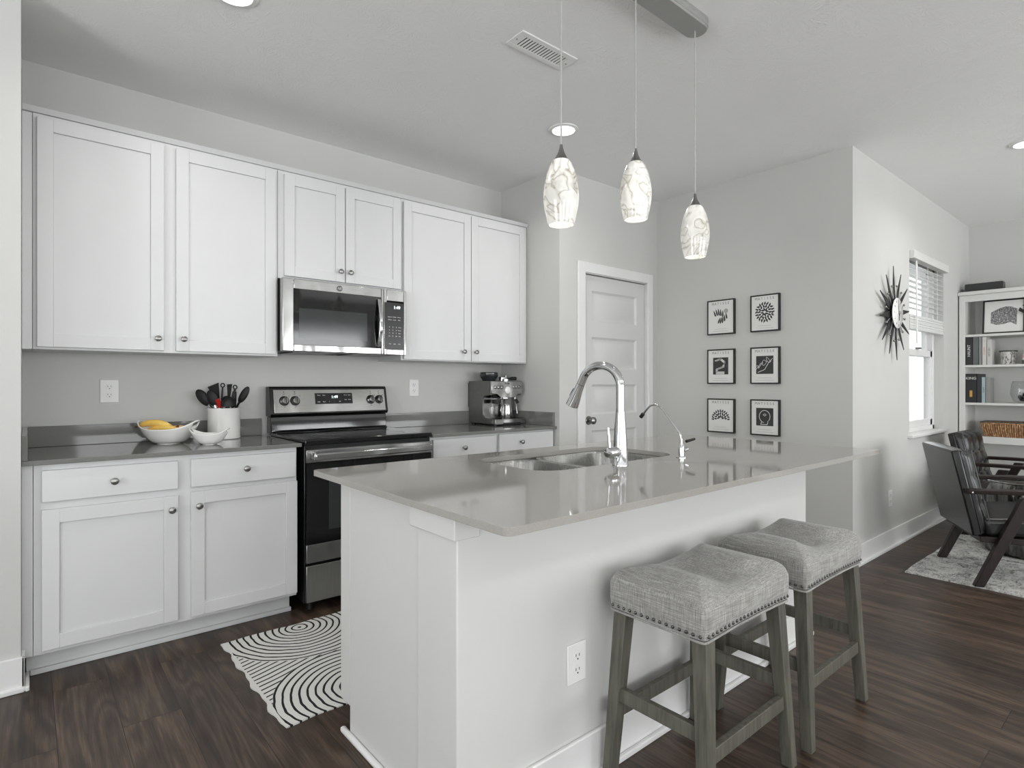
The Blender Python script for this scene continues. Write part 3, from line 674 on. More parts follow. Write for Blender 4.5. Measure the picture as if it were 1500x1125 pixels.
# ================================================================== STOOLS
def make_stool():
    st = thing('bar_stool', 'x', 'stool', (0, 0, 0), 0, 'upholstered stools at the island')
    Wx, Dy, zb = .243, .162, .523
    # cushion
    mb = MB(); N, Mq = 18, 14; loops = []
    def edge(f, n=20):
        return [f]
    def outl(ins, z, arch):
        pts = []
        for (x, y) in rrect(-Wx+ins, Wx-ins, -Dy+ins, Dy-ins, .013, 3): pts.append((x, y))
        out = []
        n = len(pts)
        for i in range(n):
            (x0, y0), (x1, y1) = pts[i], pts[(i+1) % n]; L = math.hypot(x1-x0, y1-y0); k = max(1, int(L/.03))
            for j in range(k):
                f = j/k; x, y = x0+(x1-x0)*f, y0+(y1-y0)*f
                s_ = (x/Wx)**2; out.append((x, y, z+arch*(1-s_)))
        return out
    base = outl(0, 0, 0)
    def layer(ins, z, arch):
        o = []
        for (x, y, _) in base:
            fx, fy = (Wx-ins)/Wx, (Dy-ins)/Dy; s_ = (x/Wx)**2; o.append((x*fx, y*fy, z+arch*(1-s_)))
        return o
    L = [layer(.004, zb, .006), layer(.0, zb+.003, .006), layer(-.003, zb+.04, .004), layer(-.002, zb+.080, -.004)]
    for k in range(1, 10):
        a = pi/2*k/9; ins = .055*(1-cos(a)); z = zb+.080+.046*sin(a)
        L.append(layer(ins, z, -.004-.026*sin(a)))
    # inner rings to the middle, following a saddle
    def saddle(x, y):
        u = x/Wx; return zb+.126+.014*math.exp(-((abs(u)-.62)/.25)**2)-.036*math.exp(-(u/.40)**2)-.016*(y/Dy)**2*.6-.018*max(0, abs(u)-.7)
    last = L[-1]
    for f in (.93, .82, .66, .48, .3, .14):
        lp = []
        for (x, y, z) in last:
            xx, yy = x*f, y*f; zz = saddle(xx, yy); b = min(1, (1-f)/.3); lp.append((xx, yy, z*(1-b)+zz*b))
        L.append(lp)
    mb.loft(L, cap=(True, True)); seat = obj('seat_cushion', mb, 'linen', st, angle=70)
    pp = MB(); lw = [(x*1.004, y*1.005, z-.004) for (x, y, z) in layer(.002, zb, .006)]
    pp.tube(lw+[lw[0]], .0035, 6, cap=False); obj('piping', pp, 'linen', seat)
    # nailheads
    nm = MB().ball((0, 0, 0), .0052, .0052, .0052, 8, 5); n0 = obj('nailhead', nm, 'steel_dark', seat); first = [n0]
    def nail(x, y):
        z = zb+.012+.006*(1-(x/Wx)**2)
        o = first.pop() if first else None
        if o is None: o = n0.copy(); C.objects.link(o); o.parent = seat
        o.location = (x, y, z)
    for k in range(23): 
        x = -Wx+.015+k*(2*Wx-.03)/22; nail(x, -Dy-.001); nail(x, Dy+.001)
    for k in range(15):
        y = -Dy+.014+k*(2*Dy-.028)/14; nail(-Wx-.001, y); nail(Wx+.001, y)
    def leg(sx_, sy_):
        a = Vector((sx_*.205, sy_*.133, zb+.012)); b = Vector((sx_*.238, sy_*.165, 0)); t0, t1 = .023, .0175
        return MB().hexa([(b.x-t1, b.y-t1, 0), (b.x+t1, b.y-t1, 0), (b.x+t1, b.y+t1, 0), (b.x-t1, b.y+t1, 0)], [(a.x-t0, a.y-t0, a.z), (a.x+t0, a.y-t0, a.z), (a.x+t0, a.y+t0, a.z), (a.x-t0, a.y+t0, a.z)])
    for sx_ in (-1, 1):
        for sy_ in (-1, 1): obj('leg', leg(sx_, sy_), 'wood_grey', st, .003)
    def at(sx_, sy_, z): f = 1-z/(zb+.012); return Vector((sx_*(.205+.033*f), sy_*(.133+.032*f), z))
    for sy_, z in ((-1, .205), (1, .205)):
        a, b = at(-1, sy_, z), at(1, sy_, z); obj('stretcher', MB().box(a.x+.015, b.x-.015, a.y-.010, a.y+.010, z-.021, z+.021), 'wood_grey', st, .002)
    for sx_, z in ((-1, .262), (1, .262)):
        a, b = at(sx_, -1, z), at(sx_, 1, z); obj('stretcher', MB().box(a.x-.010, a.x+.010, a.y+.015, b.y-.015, z-.021, z+.021), 'wood_grey', st, .002)
    return st
s0 = make_stool(); s0.location = (-1.353, -2.652, 0); s0['label'] = 'grey linen saddle stool nearest the camera, in front of its twin'
dup(s0, (-.757, -2.660, 0), 0, 'grey linen saddle stool farther from the camera, partly behind its twin')

# ================================================================== PENDANTS
pc = thing('pendant_light', 'three-shade marbled glass pendant fixture above the island', 'light fixture', (-1.165, -2.256, H))
cn = MB()
cn.loft([[(x, y, z) for x, y in rrect(-.465-e, .465+e, -.054-e, .054+e, .0535+e, 10)] for e, z in ((0, -.0005), (0, -.013), (-.004, -.0145), (-.004, -.022), (-.0005, -.0235), (-.0005, -.032), (-.005, -.034), (-.006, -.043))])
obj('canopy', cn, 'canopy_metal', pc, .001)
for k, (dx, top) in enumerate(((-.405, 2.015), (.0, 2.108), (.409, 2.022))):
    zz = top-H
    obj('cord', MB().tube([(dx, 0, -.043), (dx, 0, zz)], .0032, 8), 'cord_clear', pc)
    cp = obj('cap', MB().lathe([(.005, zz+.002), (.0065, zz-.008), (.011, zz-.025), (.021, zz-.044), (.0285, zz-.053), (.027, zz-.054)], 28, dx, 0), 'nickel', pc)
    g = zz-.0525
    prof = [(.028, 0), (.036, -.012), (.0475, -.04), (.056, -.075), (.0605, -.11), (.0605, -.135), (.057, -.165), (.051, -.19), (.045, -.218)]
    prof = [(r_, g+z) for r_, z in prof]
    inn = [(r_-.003, z) for r_, z in prof[::-1]]
    obj('glass_shade', MB().lathe(prof+inn, 40, dx, 0, cap=(False, False)), 'shade_'+'abc'[k], pc, angle=60)
    obj('bulb', MB().ball((dx, 0, g-.13), .026, .026, .034), 'lens_glow', pc)

# ceiling lights and register
def can_light(x, y, label, power=5):
    o = thing('recessed_light', label, 'ceiling light', (x, y, H), 0, 'recessed ceiling lights')
    obj('trim_ring', MB().lathe([(.092, -.0005), (.090, -.006), (.070, -.010), (.066, -.002), (.066, -.0005)], 40, cap=(False, False)), 'plastic_white', o)
    obj('lens', MB().lathe([(.0655, -.0035), (0, -.0036)], 36, cap=(False, False)), 'lens_glow', o)
    area('can_lamp', (x, y, H-.02), (0, 0, 0), .13, .13, power, (1, .97, .93), 'DISK', 150)
can_light(-.437, -1.146, 'round recessed ceiling light behind the left pendant')
can_light(-2.325, -1.170, 'round recessed ceiling light at the top left near the wall cabinets')
can_light(1.995, -2.950, 'round recessed ceiling light at the far right over the seating')
for x, y in ((-2.35, -5.2), (0.2, -5.2), (2.6, -5.2)): area('can_lamp', (x, y, H-.02), (0, 0, 0), .13, .13, 10, (1, .97, .93), 'DISK', 150)
v = thing('ceiling_vent', 'white slatted air register on the ceiling above the sink', 'vent', (-1.110, -1.672, H))
fr = MB(); a, b, c_, d_ = .175, .0625, .138, .036
for (p, q, r_, s_) in ((-a, a, -b, -d_), (-a, a, d_, b), (-a, -c_, -d_, d_), (c_, a, -d_, d_)): fr.box(p, q, r_, s_, -.007, -.0005)
obj('frame', fr, 'plastic_white', v, .002); obj('duct_backing', B(-c_, c_, -d_, d_, -.0025, -.0008), 'dark_grey', v)
lv = MB()
for k in range(16): x = -c_+.006+k*(2*c_-.012)/15; lv.hexa([(x-.0015, -d_, -.0068), (x+.0015, -d_, -.0068), (x+.0015, d_, -.0068), (x-.0015, d_, -.0068)], [(x-.006, -d_, -.0028), (x-.004, -d_, -.0028), (x-.004, d_, -.0028), (x-.006, d_, -.0028)])
obj('louvres', lv, 'plastic_white', v)
for x in (-.157, .157): obj('screw', MB().ball((x, 0, -.007), .004, .004, .002, 8, 5), 'nickel', v)

# ================================================================== RUGS
def slab_rug(name, x0, x1, y0, y1, h, mat, label, fringe=False, wave=.006):
    mb = MB(); top = []; nx, ny = 60, 40
    def wv(t_, k): return wave*(sin(t_*23+k)+.6*sin(t_*51+2*k))
    grid = [[None]*(ny+1) for _ in range(nx+1)]; low = [[None]*(ny+1) for _ in range(nx+1)]
    for i in range(nx+1):
        for j in range(ny+1):
            u, v_ = i/nx, j/ny; x = x0+(x1-x0)*u+wv(v_, 1)*(1-u)+wv(v_, 3)*u; y = y0+(y1-y0)*v_+wv(u, 5)*.7
            z = h+.0008*sin(x*31)*sin(y*27); grid[i][j] = mb._v((x, y, z)); low[i][j] = mb._v((x, y, .0008))
    for i in range(nx):
        for j in range(ny): mb.bm.faces.new([grid[i][j], grid[i+1][j], grid[i+1][j+1], grid[i][j+1]]); mb.bm.faces.new([low[i][j], low[i][j+1], low[i+1][j+1], low[i+1][j]])
    def side(a, b, c1, d1): mb.bm.faces.new([a, b, c1, d1])
    for i in range(nx): side(grid[i][0], low[i][0], low[i+1][0], grid[i+1][0]); side(grid[i+1][ny], low[i+1][ny], low[i][ny], grid[i][ny])
    for j in range(ny): side(grid[0][j+1], low[0][j+1], low[0][j], grid[0][j]); side(grid[nx][j], low[nx][j], low[nx][j+1], grid[nx][j+1])
    return tag(obj(name, mb, mat), label, 'rug')
slab_rug('kitchen_mat', -2.272, -.96, -1.592, -.748, .006, 'arc_rug', 'white kitchen mat with black concentric arcs between range and island')
slab_rug('area_rug', 1.33, 3.75, -5.2, -2.452, .009, 'worn_rug', 'distressed grey and ivory area rug under the black armchairs', wave=.003)

# ================================================================== FRAMED PRINTS (wall faces -x)
# local frame: x to the viewer's right, z up, -y out of the wall; turned so that -y becomes -x
def strokes(mb, pts, w, y=-.0225):
    for (a, b) in zip(pts, pts[1:]):
        a, b = Vector((a[0], 0, a[1])), Vector((b[0], 0, b[1])); d = b-a
        if d.length < 1e-6: continue
        n = Vector((-d.z, 0, d.x)).normalized()*w/2; e = d.normalized()*w*.25
        mb.bm.faces.new([mb._v((p.x, y, p.z)) for p in (a-e-n, b+e-n, b+e+n, a-e+n)])
def leafm(mb, x, z, ang, L, w, y=-.0225):
    c_, s_ = cos(ang), sin(ang); pts = []
    for k in range(12):
        t_ = 2*pi*k/12; p = (L/2*cos(t_), w/2*sin(t_)*(1.1-.5*cos(t_))); pts.append((x+p[0]*c_-p[1]*s_, y, z+p[0]*s_+p[1]*c_))
    mb.bm.faces.new([mb._v(p) for p in pts])
def framed(yc, zc, w, h, label, kind):
    fr = thing('framed_print', label, 'picture', (BX, yc, zc), -90, 'six black-framed art prints')
    mb = MB(); f = .0095; d = .021
    for (p, q, r_, s_) in ((-w/2, -w/2+f, -h/2, h/2), (w/2-f, w/2, -h/2, h/2), (-w/2+f, w/2-f, -h/2, -h/2+f), (-w/2+f, w/2-f, h/2-f, h/2)): mb.box(p, q, -d-.004, -.0005, r_, s_)
    obj('frame', mb, 'black_frame', fr, .0012)
    pr = obj('print', B(-w/2+f, w/2-f, -d, -.002, -h/2+f, h/2-f), 'paper', fr)
    tx = MB()
    for q_, ch_ in enumerate('MATISSE'): tx.text(ch_, .027, tface((q_-3)*.0215, -d-.0002, h/2-.030), .0002)
    obj('title_lettering', tx, 'ink_mid', pr)
    cap_ = MB()
    for k, (ww, zz) in enumerate(((.10, -h/2+.043), (.13, -h/2+.026))): cap_.box(-ww/2, ww/2, -d-.0004, -d, zz-.0009, zz+.0009)
    obj('caption_lines', cap_, 'ink_pale', pr)
    rnd = random.Random(kind*13+1); ar = MB(); Y = -d-.0006
    if kind == 0:
        for k in range(5): leafm(ar, -.050+.017*k, .030+.010*sin(k*.9), 1.95-.10*k, .060-.004*abs(k-2), .0115, Y); leafm(ar, -.012+.015*k, -.026+.008*k-.010*sin(k*.8), 1.20+.14*k, .058-.004*abs(k-2), .0115, Y)
        disc = MB().lathe([(.018, Y+.0001), (0, Y)], 20, .045, .045, axis='y'); obj('print_disc', disc, 'ink_pale', pr)
    elif kind == 1:
        for ring_, n in ((.022, 8), (.045, 14), (.066, 20)):
            for k in range(n): a = 2*pi*k/n+ring_*9; leafm(ar, ring_*cos(a)*.95, ring_*sin(a)+.006, a+rnd.uniform(-.6, .6), .026, .0110, Y)
    elif kind == 4:
        for ring_, n in ((.02, 5), (.042, 9), (.064, 13)):
            for k in range(n): a = pi*(k+.5)/n*1.15-.2; leafm(ar, ring_*cos(a)*1.05, ring_*sin(a)*.95-.022, a+rnd.uniform(-.6, .6), .024, .0105, Y)
    else:
        blk = MB().box(-.064, .064, Y, -d, -.062 if kind != 5 else -.06, .07); obj('print_block', blk, 'ink', pr)
        ln = MB(); Y2 = Y-.0006
        if kind == 2:                                    # plain looping ribbon
            for off in (-.006, .006): strokes(ln, [(-.04+off, .045), (.0+off, .058), (.035, .03+off), (.02+off, -.005), (-.03+off, -.02), (-.035, -.05+off), (.03, -.05+off)], .009, Y2)
        elif kind == 3:
            for k in range(4): strokes(ln, [(-.06+.03*k+.018*cos(t_), .02*sin(t_*1.3+k)-.02+.02*k) for t_ in [i*.45 for i in range(13)]], .003, Y2)
            strokes(ln, [(-.05, -.05), (0, -.03), (.03, .02), (.058, .05)], .004, Y2)
        else:
            strokes(ln, [(.04*cos(t_), .008+.045*sin(t_)) for t_ in [i*pi/9 for i in range(-2, 14)]], .004, Y2)
            strokes(ln, [(-.02, -.03), (-.03, -.05), (.02, -.05), (.025, -.025)], .004, Y2); strokes(ln, [(-.012, .02), (.0, .028), (.012, .02), (0, .012), (-.012, .02)], .003, Y2)
        obj('print_lines', ln, 'paper', pr)
    if len(ar.bm.faces): obj('print_marks', ar, 'ink', pr)
    return fr
cols_ = ((-1.2745, .228), (-1.6235, .217))
labs = ['framed print with two clusters of long leaf marks and pale disc, top left', 'framed print with a round burst of small leaf marks, top right', 'framed print with white ribbon on dark block, middle left',
        'framed print with thin white wavy lines on dark block, middle right', 'framed print with a half-round spray of leaf marks, bottom left', 'framed print with white loop drawing on dark block, bottom right']
for r_, zc in enumerate((1.724, 1.340, .9585)):
    for c_, (yc, w) in enumerate(cols_): framed(yc, zc, w, .27 if r_ != 2 else .264, labs[r_*2+c_], r_*2+c_)

# ================================================================== SUNBURST CLOCK
ck = thing('sunburst_clock', 'black spiked sunburst wall clock with white face beside the window', 'clock', (1.905, CY, 1.722))
obj('mount', MB().lathe([(.05, -.0005), (.05, -.03), (.03, -.05)], 24, axis='y'), 'black_matte', ck)
for k in range(12):
    a = pi/2+2*pi*k/12+.12; c_, s_ = cos(a), sin(a); L = (.345, .325)[k % 2]
    base = []; tip = []
    def P(r_, w_, y): return (r_*c_-w_*s_, y, r_*s_+w_*c_)
    mb = MB(); mb.hexa([P(.07, -.031, -.030), P(.07, .031, -.030), P(.07, .020, -.022), P(.07, -.020, -.022)], [P(L, -.003, -.0345), P(L, .003, -.0345), P(L, .003, -.0315), P(L, -.003, -.0315)])
    obj('spike', mb, 'black_matte', ck)
    a2 = a+pi/12; c2, s2 = cos(a2), sin(a2); q = MB().tube([(.07*c2, -.03, .07*s2), (.205*c2, -.035, .205*s2)], .003, 8)
    pn = obj('pin', q, 'chrome', ck); obj('pin_ball', MB().ball((.205*c2, -.035, .205*s2), .0085, seg=12, rings=8), 'nickel', pn)
fc_ = obj('clock_face', MB().lathe([(.060, -.040), (.108, -.044), (.112, -.048), (.105, -.053), (0, -.057)], 44, axis='y'), 'ceramic', ck)
hs = MB(); hs.hexa([(-.005, -.059, -.01), (.005, -.059, -.01), (.005, -.0575, -.01), (-.005, -.0575, -.01)], [(-.012, -.059, .085), (-.010, -.059, .085), (-.010, -.0575, .085), (-.012, -.0575, .085)])
obj('minute_hand', hs, 'black_matte', fc_); obj('hour_hand', MB().box(-.004, .004, -.061, -.0592, -.055, .012), 'black_matte', fc_); obj('hub', MB().ball((0, -.061, 0), .010, .006, .010, 12, 8), 'nickel', fc_)
mk = MB()
for k in range(12): a = 2*pi*k/12; mk.T = Matrix.Rotation(a, 4, 'Y'); mk.box(-.0015, .0015, -.0562, -.0548, .082, .098)
obj('hour_marks', mk, 'steel_dark', fc_)

# ================================================================== WORKTOP ITEMS
CTZ = .8963
def boat_bowl(name, label, loc, rotz, a, b, h0, dh, base, hole=True):
    t_ = thing(name, label, 'bowl', loc, rotz); mb = MB(); n = 72; rows = []
    S = [0, .12, .25, .4, .55, .68, .78, .84, .90, .95, 1.0]
    for s_ in S:
        lp = []
        for k in range(n):
            th = 2*pi*k/n; cx_, sy_ = cos(th), sin(th); tip = abs(cx_)**5
            A_ = base+(a*(1+.0*tip)-base)*s_**.62; B_ = base*.9+(b-base*.9)*s_**.62
            lp.append((A_*cx_, B_*sy_*(1-.18*tip), .004+(h0+dh*abs(cx_)**3.2)*s_**1.25))
        rows.append([mb._v(p) for p in lp])
    mb.bm.faces.new(rows[0][::-1])
    for i, (p, q) in enumerate(zip(rows, rows[1:])):
        for k in range(n):
            j = (k+1) % n; m_ = min(k, n-k, abs(k-36)); m2 = min(j, n-j, abs(j-36))
            if hole and 6 <= i <= 8 and max(m_, m2) <= 4: continue
            mb.bm.faces.new([p[k], p[j], q[j], q[k]])
    obj('bowl_wall', mb, 'ceramic', t_, solid=.0055, angle=80); obj('foot', MB().lathe([(base, 0), (base, .0045)], 32), 'ceramic', t_)
    return t_
boat_bowl('fruit_bowl', 'large white boat-shaped bowl with handle slots holding bananas', (-2.393, -.205, CTZ), -38, .150, .102, .073, .043, .052)
boat_bowl('serving_bowl', 'small empty white boat-shaped bowl in front of the crock', (-2.242, -.390, CTZ), -30, .094, .058, .050, .030, .032)
def banana(loc, rz, rx, L, cur, mat, label):
    t_ = thing('banana', label, 'banana', loc, rz); t_.rotation_euler = (R(rx), 0, R(rz)); n = 14; pts = []; rs = []
    for k in range(n+1):
        u = k/n*2-1; pts.append((u*L/2, 0, cur*(1-u*u))); rs.append(.0175*max(.22, (1-abs(u)**3.2))**.75)
    obj('peel', MB().tube(pts, rs, 10), mat, t_, angle=60)
    obj('stem', MB().tube([pts[0], (-L/2-.016, 0, -.006)], [.0062, .005], 7), 'banana_tip', t_)
banana((-2.450, -.172, CTZ+.090), -36, 30, .165, .020, 'banana', 'yellow banana on top at the left end of the fruit bowl')
banana((-2.420, -.205, CTZ+.066), -38, 0, .165, .016, 'banana', 'yellow banana in front, its tip showing through the bowl slot')
banana((-2.352, -.232, CTZ+.062), -30, 10, .115, .014, 'banana_ripe', 'brown-spotted ripe banana at the right of the fruit bowl')

# utensil crock; local x runs to the viewer's right, y away
cr_ = thing('utensil_crock', 'white ceramic crock full of black kitchen utensils', 'crock', (-2.107, -.112, CTZ))
obj('crock_wall', MB().lathe([(.078, 0), (.083, .004), (.0835, .010), (.0835, .164), (.085, .168), (.085, .173), (.081, .174), (.079, .170), (.078, .02), (0, .015)], 48), 'ceramic', cr_)
UR = Matrix.Rotation(R(-40), 4, 'Z')
def utensil(name, label, cat, bot, top, build, mat, handle='black_matte', hr=.0065):
    t_ = thing(name, label, cat, (-2.107, -.112, CTZ), -40); bot, top = Vector(bot), Vector(top); d = (top-bot).normalized()
    obj('handle', MB().tube([bot, bot.lerp(top, .5), top], [hr*.8, hr, hr], 10), handle, t_)
    x = Vector((0, 1, 0)).cross(d).normalized(); y = d.cross(x); m = Matrix((x, y, d)).transposed().to_4x4(); m.translation = top
    mb = MB(); mb.T = m; build(mb); obj('head', mb, mat, t_, .001); return t_
def spoon(w, L, dp=.012): return lambda mb: mb.ball((0, 0, L*.5), w, dp, L*.55, 18, 10)
def turner(w, L, w2=None): return lambda mb: mb.hexa([(-w*.45, -.002, 0), (w*.45, -.002, 0), (w*.45, .002, 0), (-w*.45, .002, 0)], [(-(w2 or w), -.0015, L), ((w2 or w)*.9, -.0015, L*1.05), ((w2 or w)*.9, .0015, L*1.05), (-(w2 or w), .0015, L)])
utensil('serving_spoon', 'big black spoon leaning farthest left out of the crock', 'spoon', (.035, -.02, .06), (-.066, -.035, .192), spoon(.030, .10), 'black_matte', 'stainless', .008)
utensil('turner', 'black turner leaning left behind the big spoon', 'spatula', (.03, .045, .03), (-.062, .052, .215), turner(.024, .075, .028), 'black_matte', 'stainless', .008)
utensil('slotted_turner', 'tall wide black turner standing left of the first hanging ring', 'spatula', (.02, .0, .03), (-.046, .02, .222), turner(.026, .085, .036), 'black_matte', 'stainless', .008)
utensil('solid_spoon', 'black spoon low at the left among the steel handles', 'spoon', (.03, -.04, .03), (-.022, -.055, .190), spoon(.030, .085), 'black_matte', 'stainless', .008)
utensil('pasta_fork', 'narrow black spatula upright in the middle of the crock', 'spatula', (.0, .03, .03), (.010, .035, .220), turner(.014, .085, .016), 'black_matte')
def ringed(mb):
    mb.tube([(0, 0, -.07), (0, 0, .0)], [.006, .0045], 8); mb.tube([(.0105*cos(a), 0, .0125+.0105*sin(a)) for a in [2*pi*k/16 for k in range(17)]], .0036, 8, cap=False)
utensil('whisk', 'steel-shafted utensil ending in the left black hanging ring', 'utensil', (-.02, -.01, .03), (-.002, -.012, .288), ringed, 'black_matte', 'stainless', .004)
utensil('tongs', 'black tongs standing upright under the right hanging ring', 'tongs', (.03, .0, .03), (.066, -.01, .278), lambda mb: (ringed(mb), mb.hexa([(-.017, -.008, -.10), (.017, -.008, -.10), (.017, .008, -.10), (-.017, .008, -.10)], [(-.009, -.006, -.012), (.009, -.006, -.012), (.009, .006, -.012), (-.009, .006, -.012)])), 'black_matte')
utensil('cooking_spoon', 'black oval spoon leaning right out of the crock', 'spoon', (-.03, .03, .03), (.078, .02, .205), spoon(.022, .098, .009), 'black_matte')
utensil('ladle', 'black ladle with upturned dome hooked on the front rim', 'ladle', (.05, -.03, .06), (.052, -.055, .19), lambda mb: (mb.lathe([(.0, .040), (.018, .036), (.033, .022), (.040, 0), (.037, 0), (.030, .019), (.0, .034)], 24, .0, .0)), 'black_matte')
utensil('silicone_scraper', 'small red silicone scraper head in the middle of the crock', 'scraper', (.02, .02, .05), (.004, -.045, .178), lambda mb: mb.hexa([(-.015, -.003, 0), (.015, -.003, 0), (.015, .003, 0), (-.015, .003, 0)], [(-.012, -.003, .05), (.010, -.003, .056), (.010, .003, .056), (-.012, .003, .05)]), 'red', 'stainless')
utensil('potato_masher', 'rounded black utensil head just behind the red scraper', 'utensil', (.0, .0, .05), (.018, -.005, .185), spoon(.034, .055, .02), 'black_matte')

# espresso machine
es = thing('espresso_machine', 'brushed steel espresso machine with grinder hopper on the right worktop', 'coffee machine', (-.190, -.020, CTZ))
w = .150
mb = MB(); pr = [(-.0, .012), (-.21, .012), (-.21, .205), (-.265, .215), (-.290, .245), (-.272, .330), (-.0, .330)]
side = [(0, .012), (-.295, .012), (-.295, .045), (-.195, .055), (-.18, .075), (-.18, .20), (-.195, .218), (-.272, .225), (-.272, .330), (0, .330)]
for x in (-w, w-.012): obj('side_panel', MB().loft([[(x, y, z) for y, z in side], [(x+.012, y, z) for y, z in side]]), 'machine_steel', es, .002)
obj('casing', MB().box(-w+.012, w-.012, -.17, -.001, .012, .329).box(-w+.012, w-.012, -.262, -.17, .228, .329), 'machine_steel', es, .002)
obj('splash_back', B(-w+.014, w-.014, -.176, -.1705, .055, .227), 'stainless', es)
fp = MB(); fp.hexa([(-w, -.273, .232), (w, -.273, .232), (w, -.255, .20), (-w, -.255, .20)], [(-w, -.273, .329), (w, -.273, .329), (w, -.262, .329), (-w, -.262, .329)])
fp = MB(); o_ = [(-w, .329), (-w, .236), (-.10, .232), (-.065, .205), (.075, .205), (.105, .232), (w, .236), (w, .329)]
fp.loft([[(x, -.262, z) for x, z in o_], [(x, -.292+(z-.2)*.05, z) for x, z in o_]]); fa = obj('control_panel', fp, 'stainless', es, .003)
for x, z, r_, m_ in ((-.115, .283, .011, 'nickel'), (-.085, .283, .011, 'nickel'), (-.055, .283, .011, 'nickel'), (.065, .286, .010, 'nickel'), (.092, .286, .010, 'nickel'), (.118, .286, .010, 'nickel')):
    obj('button', MB().lathe([(r_+.002, -.286), (r_+.002, -.292), (r_-.001, -.294), (0, -.2945)], 18, x, z, axis='y'), m_, fa)
obj('gauge', MB().lathe([(.026, -.286), (.026, -.295), (.022, -.297), (0, -.2965)], 28, .0, .262, axis='y'), 'ceramic', fa)
obj('hopper', MB().lathe([(.050, .330), (.052, .340), (.068, .362), (.070, .368), (.070, .392), (.064, .398), (0, .399)], 36, -.045, -.12), 'oven_inner', es)
obj('tamper', MB().lathe([(.026, .330), (.026, .345), (.010, .352), (.012, .372), (0, .376)], 24, .055, -.20), 'chrome', es)
obj('group_head', MB().lathe([(.036, .228), (.036, .196), (.030, .19), (0, .19)], 28, .035, -.215), 'stainless', es)
obj('grinder_chute', MB().lathe([(.028, .228), (.024, .205), (.018, .20), (0, .20)], 24, -.065, -.215), 'black_matte', es)
obj('tray', MB().box(-w+.004, w-.004, -.325, -.17, .008, .046), 'stainless_flat', es, .004); obj('tray_slot', B(-.07, .10, -.3265, -.3245, .004, .020), 'black_matte', es)
gr = MB()
for k in range(22): gr.box(-.13+k*.012, -.124+k*.012, -.318, -.18, .0462, .048)
obj('drip_grate', gr, 'stainless', es)
obj('water_tank', B(-w+.004, w-.004, .0, .012, .13, .318), 'oven_inner', es)
wd = MB().tube([(.118, -.235, .228), (.120, -.245, .17), (.122, -.262, .08)], [.008, .006, .004], 10); obj('steam_wand', wd, 'chrome', es)
obj('wand_grip', MB().tube([(.118, -.245, .19), (.128, -.262, .160)], .011, 12), 'black_matte', es)
for x in (-.12, .12): obj('foot', MB().lathe([(.014, 0), (.012, .012)], 12, x, -.03), 'black_matte', es)
for x in (-.12, .12): obj('foot', MB().lathe([(.014, 0), (.012, .010)], 12, x, -.29), 'black_matte', es)
obj('nameplate', MB().text('Breville', .016, tface(.0, -.2875, .312), .0004), 'steel_dark', fa)
pf = thing('portafilter', 'black-handled portafilter lying on top of the espresso machine', 'portafilter', (-.105, -.145, CTZ+.331), -20)
obj('basket', MB().lathe([(.030, 0), (.034, .004), (.034, .028), (.037, .030), (.034, .032), (.031, .028), (.028, .006), (0, .006)], 28), 'chrome', pf)
obj('handle', MB().tube([(.034, 0, .018), (.06, 0, .020), (.075, 0, .021), (.15, 0, .019), (.155, 0, .019)], [.006, .007, .012, .014, .010], 14), 'black_matte', pf)
obj('end_cap', MB().lathe([(.0125, .155), (.0125, .163), (0, .165)], 16, 0, .019, axis='x'), 'chrome', pf)
g2 = obj('mounted_filter', MB().lathe([(.036, .190), (.036, .166), (.028, .160), (0, .160)], 28, -.065, -.235), 'black_matte', es)
pj_ = thing('milk_pitcher', 'small steel milk pitcher standing on the espresso machine tray', 'pitcher', (-.155, -.262, CTZ+.0483))
obj('pitcher_wall', MB().lathe([(.036, 0), (.038, .004), (.039, .05), (.033, .085), (.035, .105), (.0335, .105), (.031, .085), (.036, .05), (.034, .006), (0, .005)], 32), 'stainless', pj_)
obj('handle', MB().tube([(-.034, 0, .092), (-.055, 0, .088), (-.062, 0, .06), (-.052, 0, .025), (-.037, 0, .018)], .0045, 10), 'stainless', pj_)

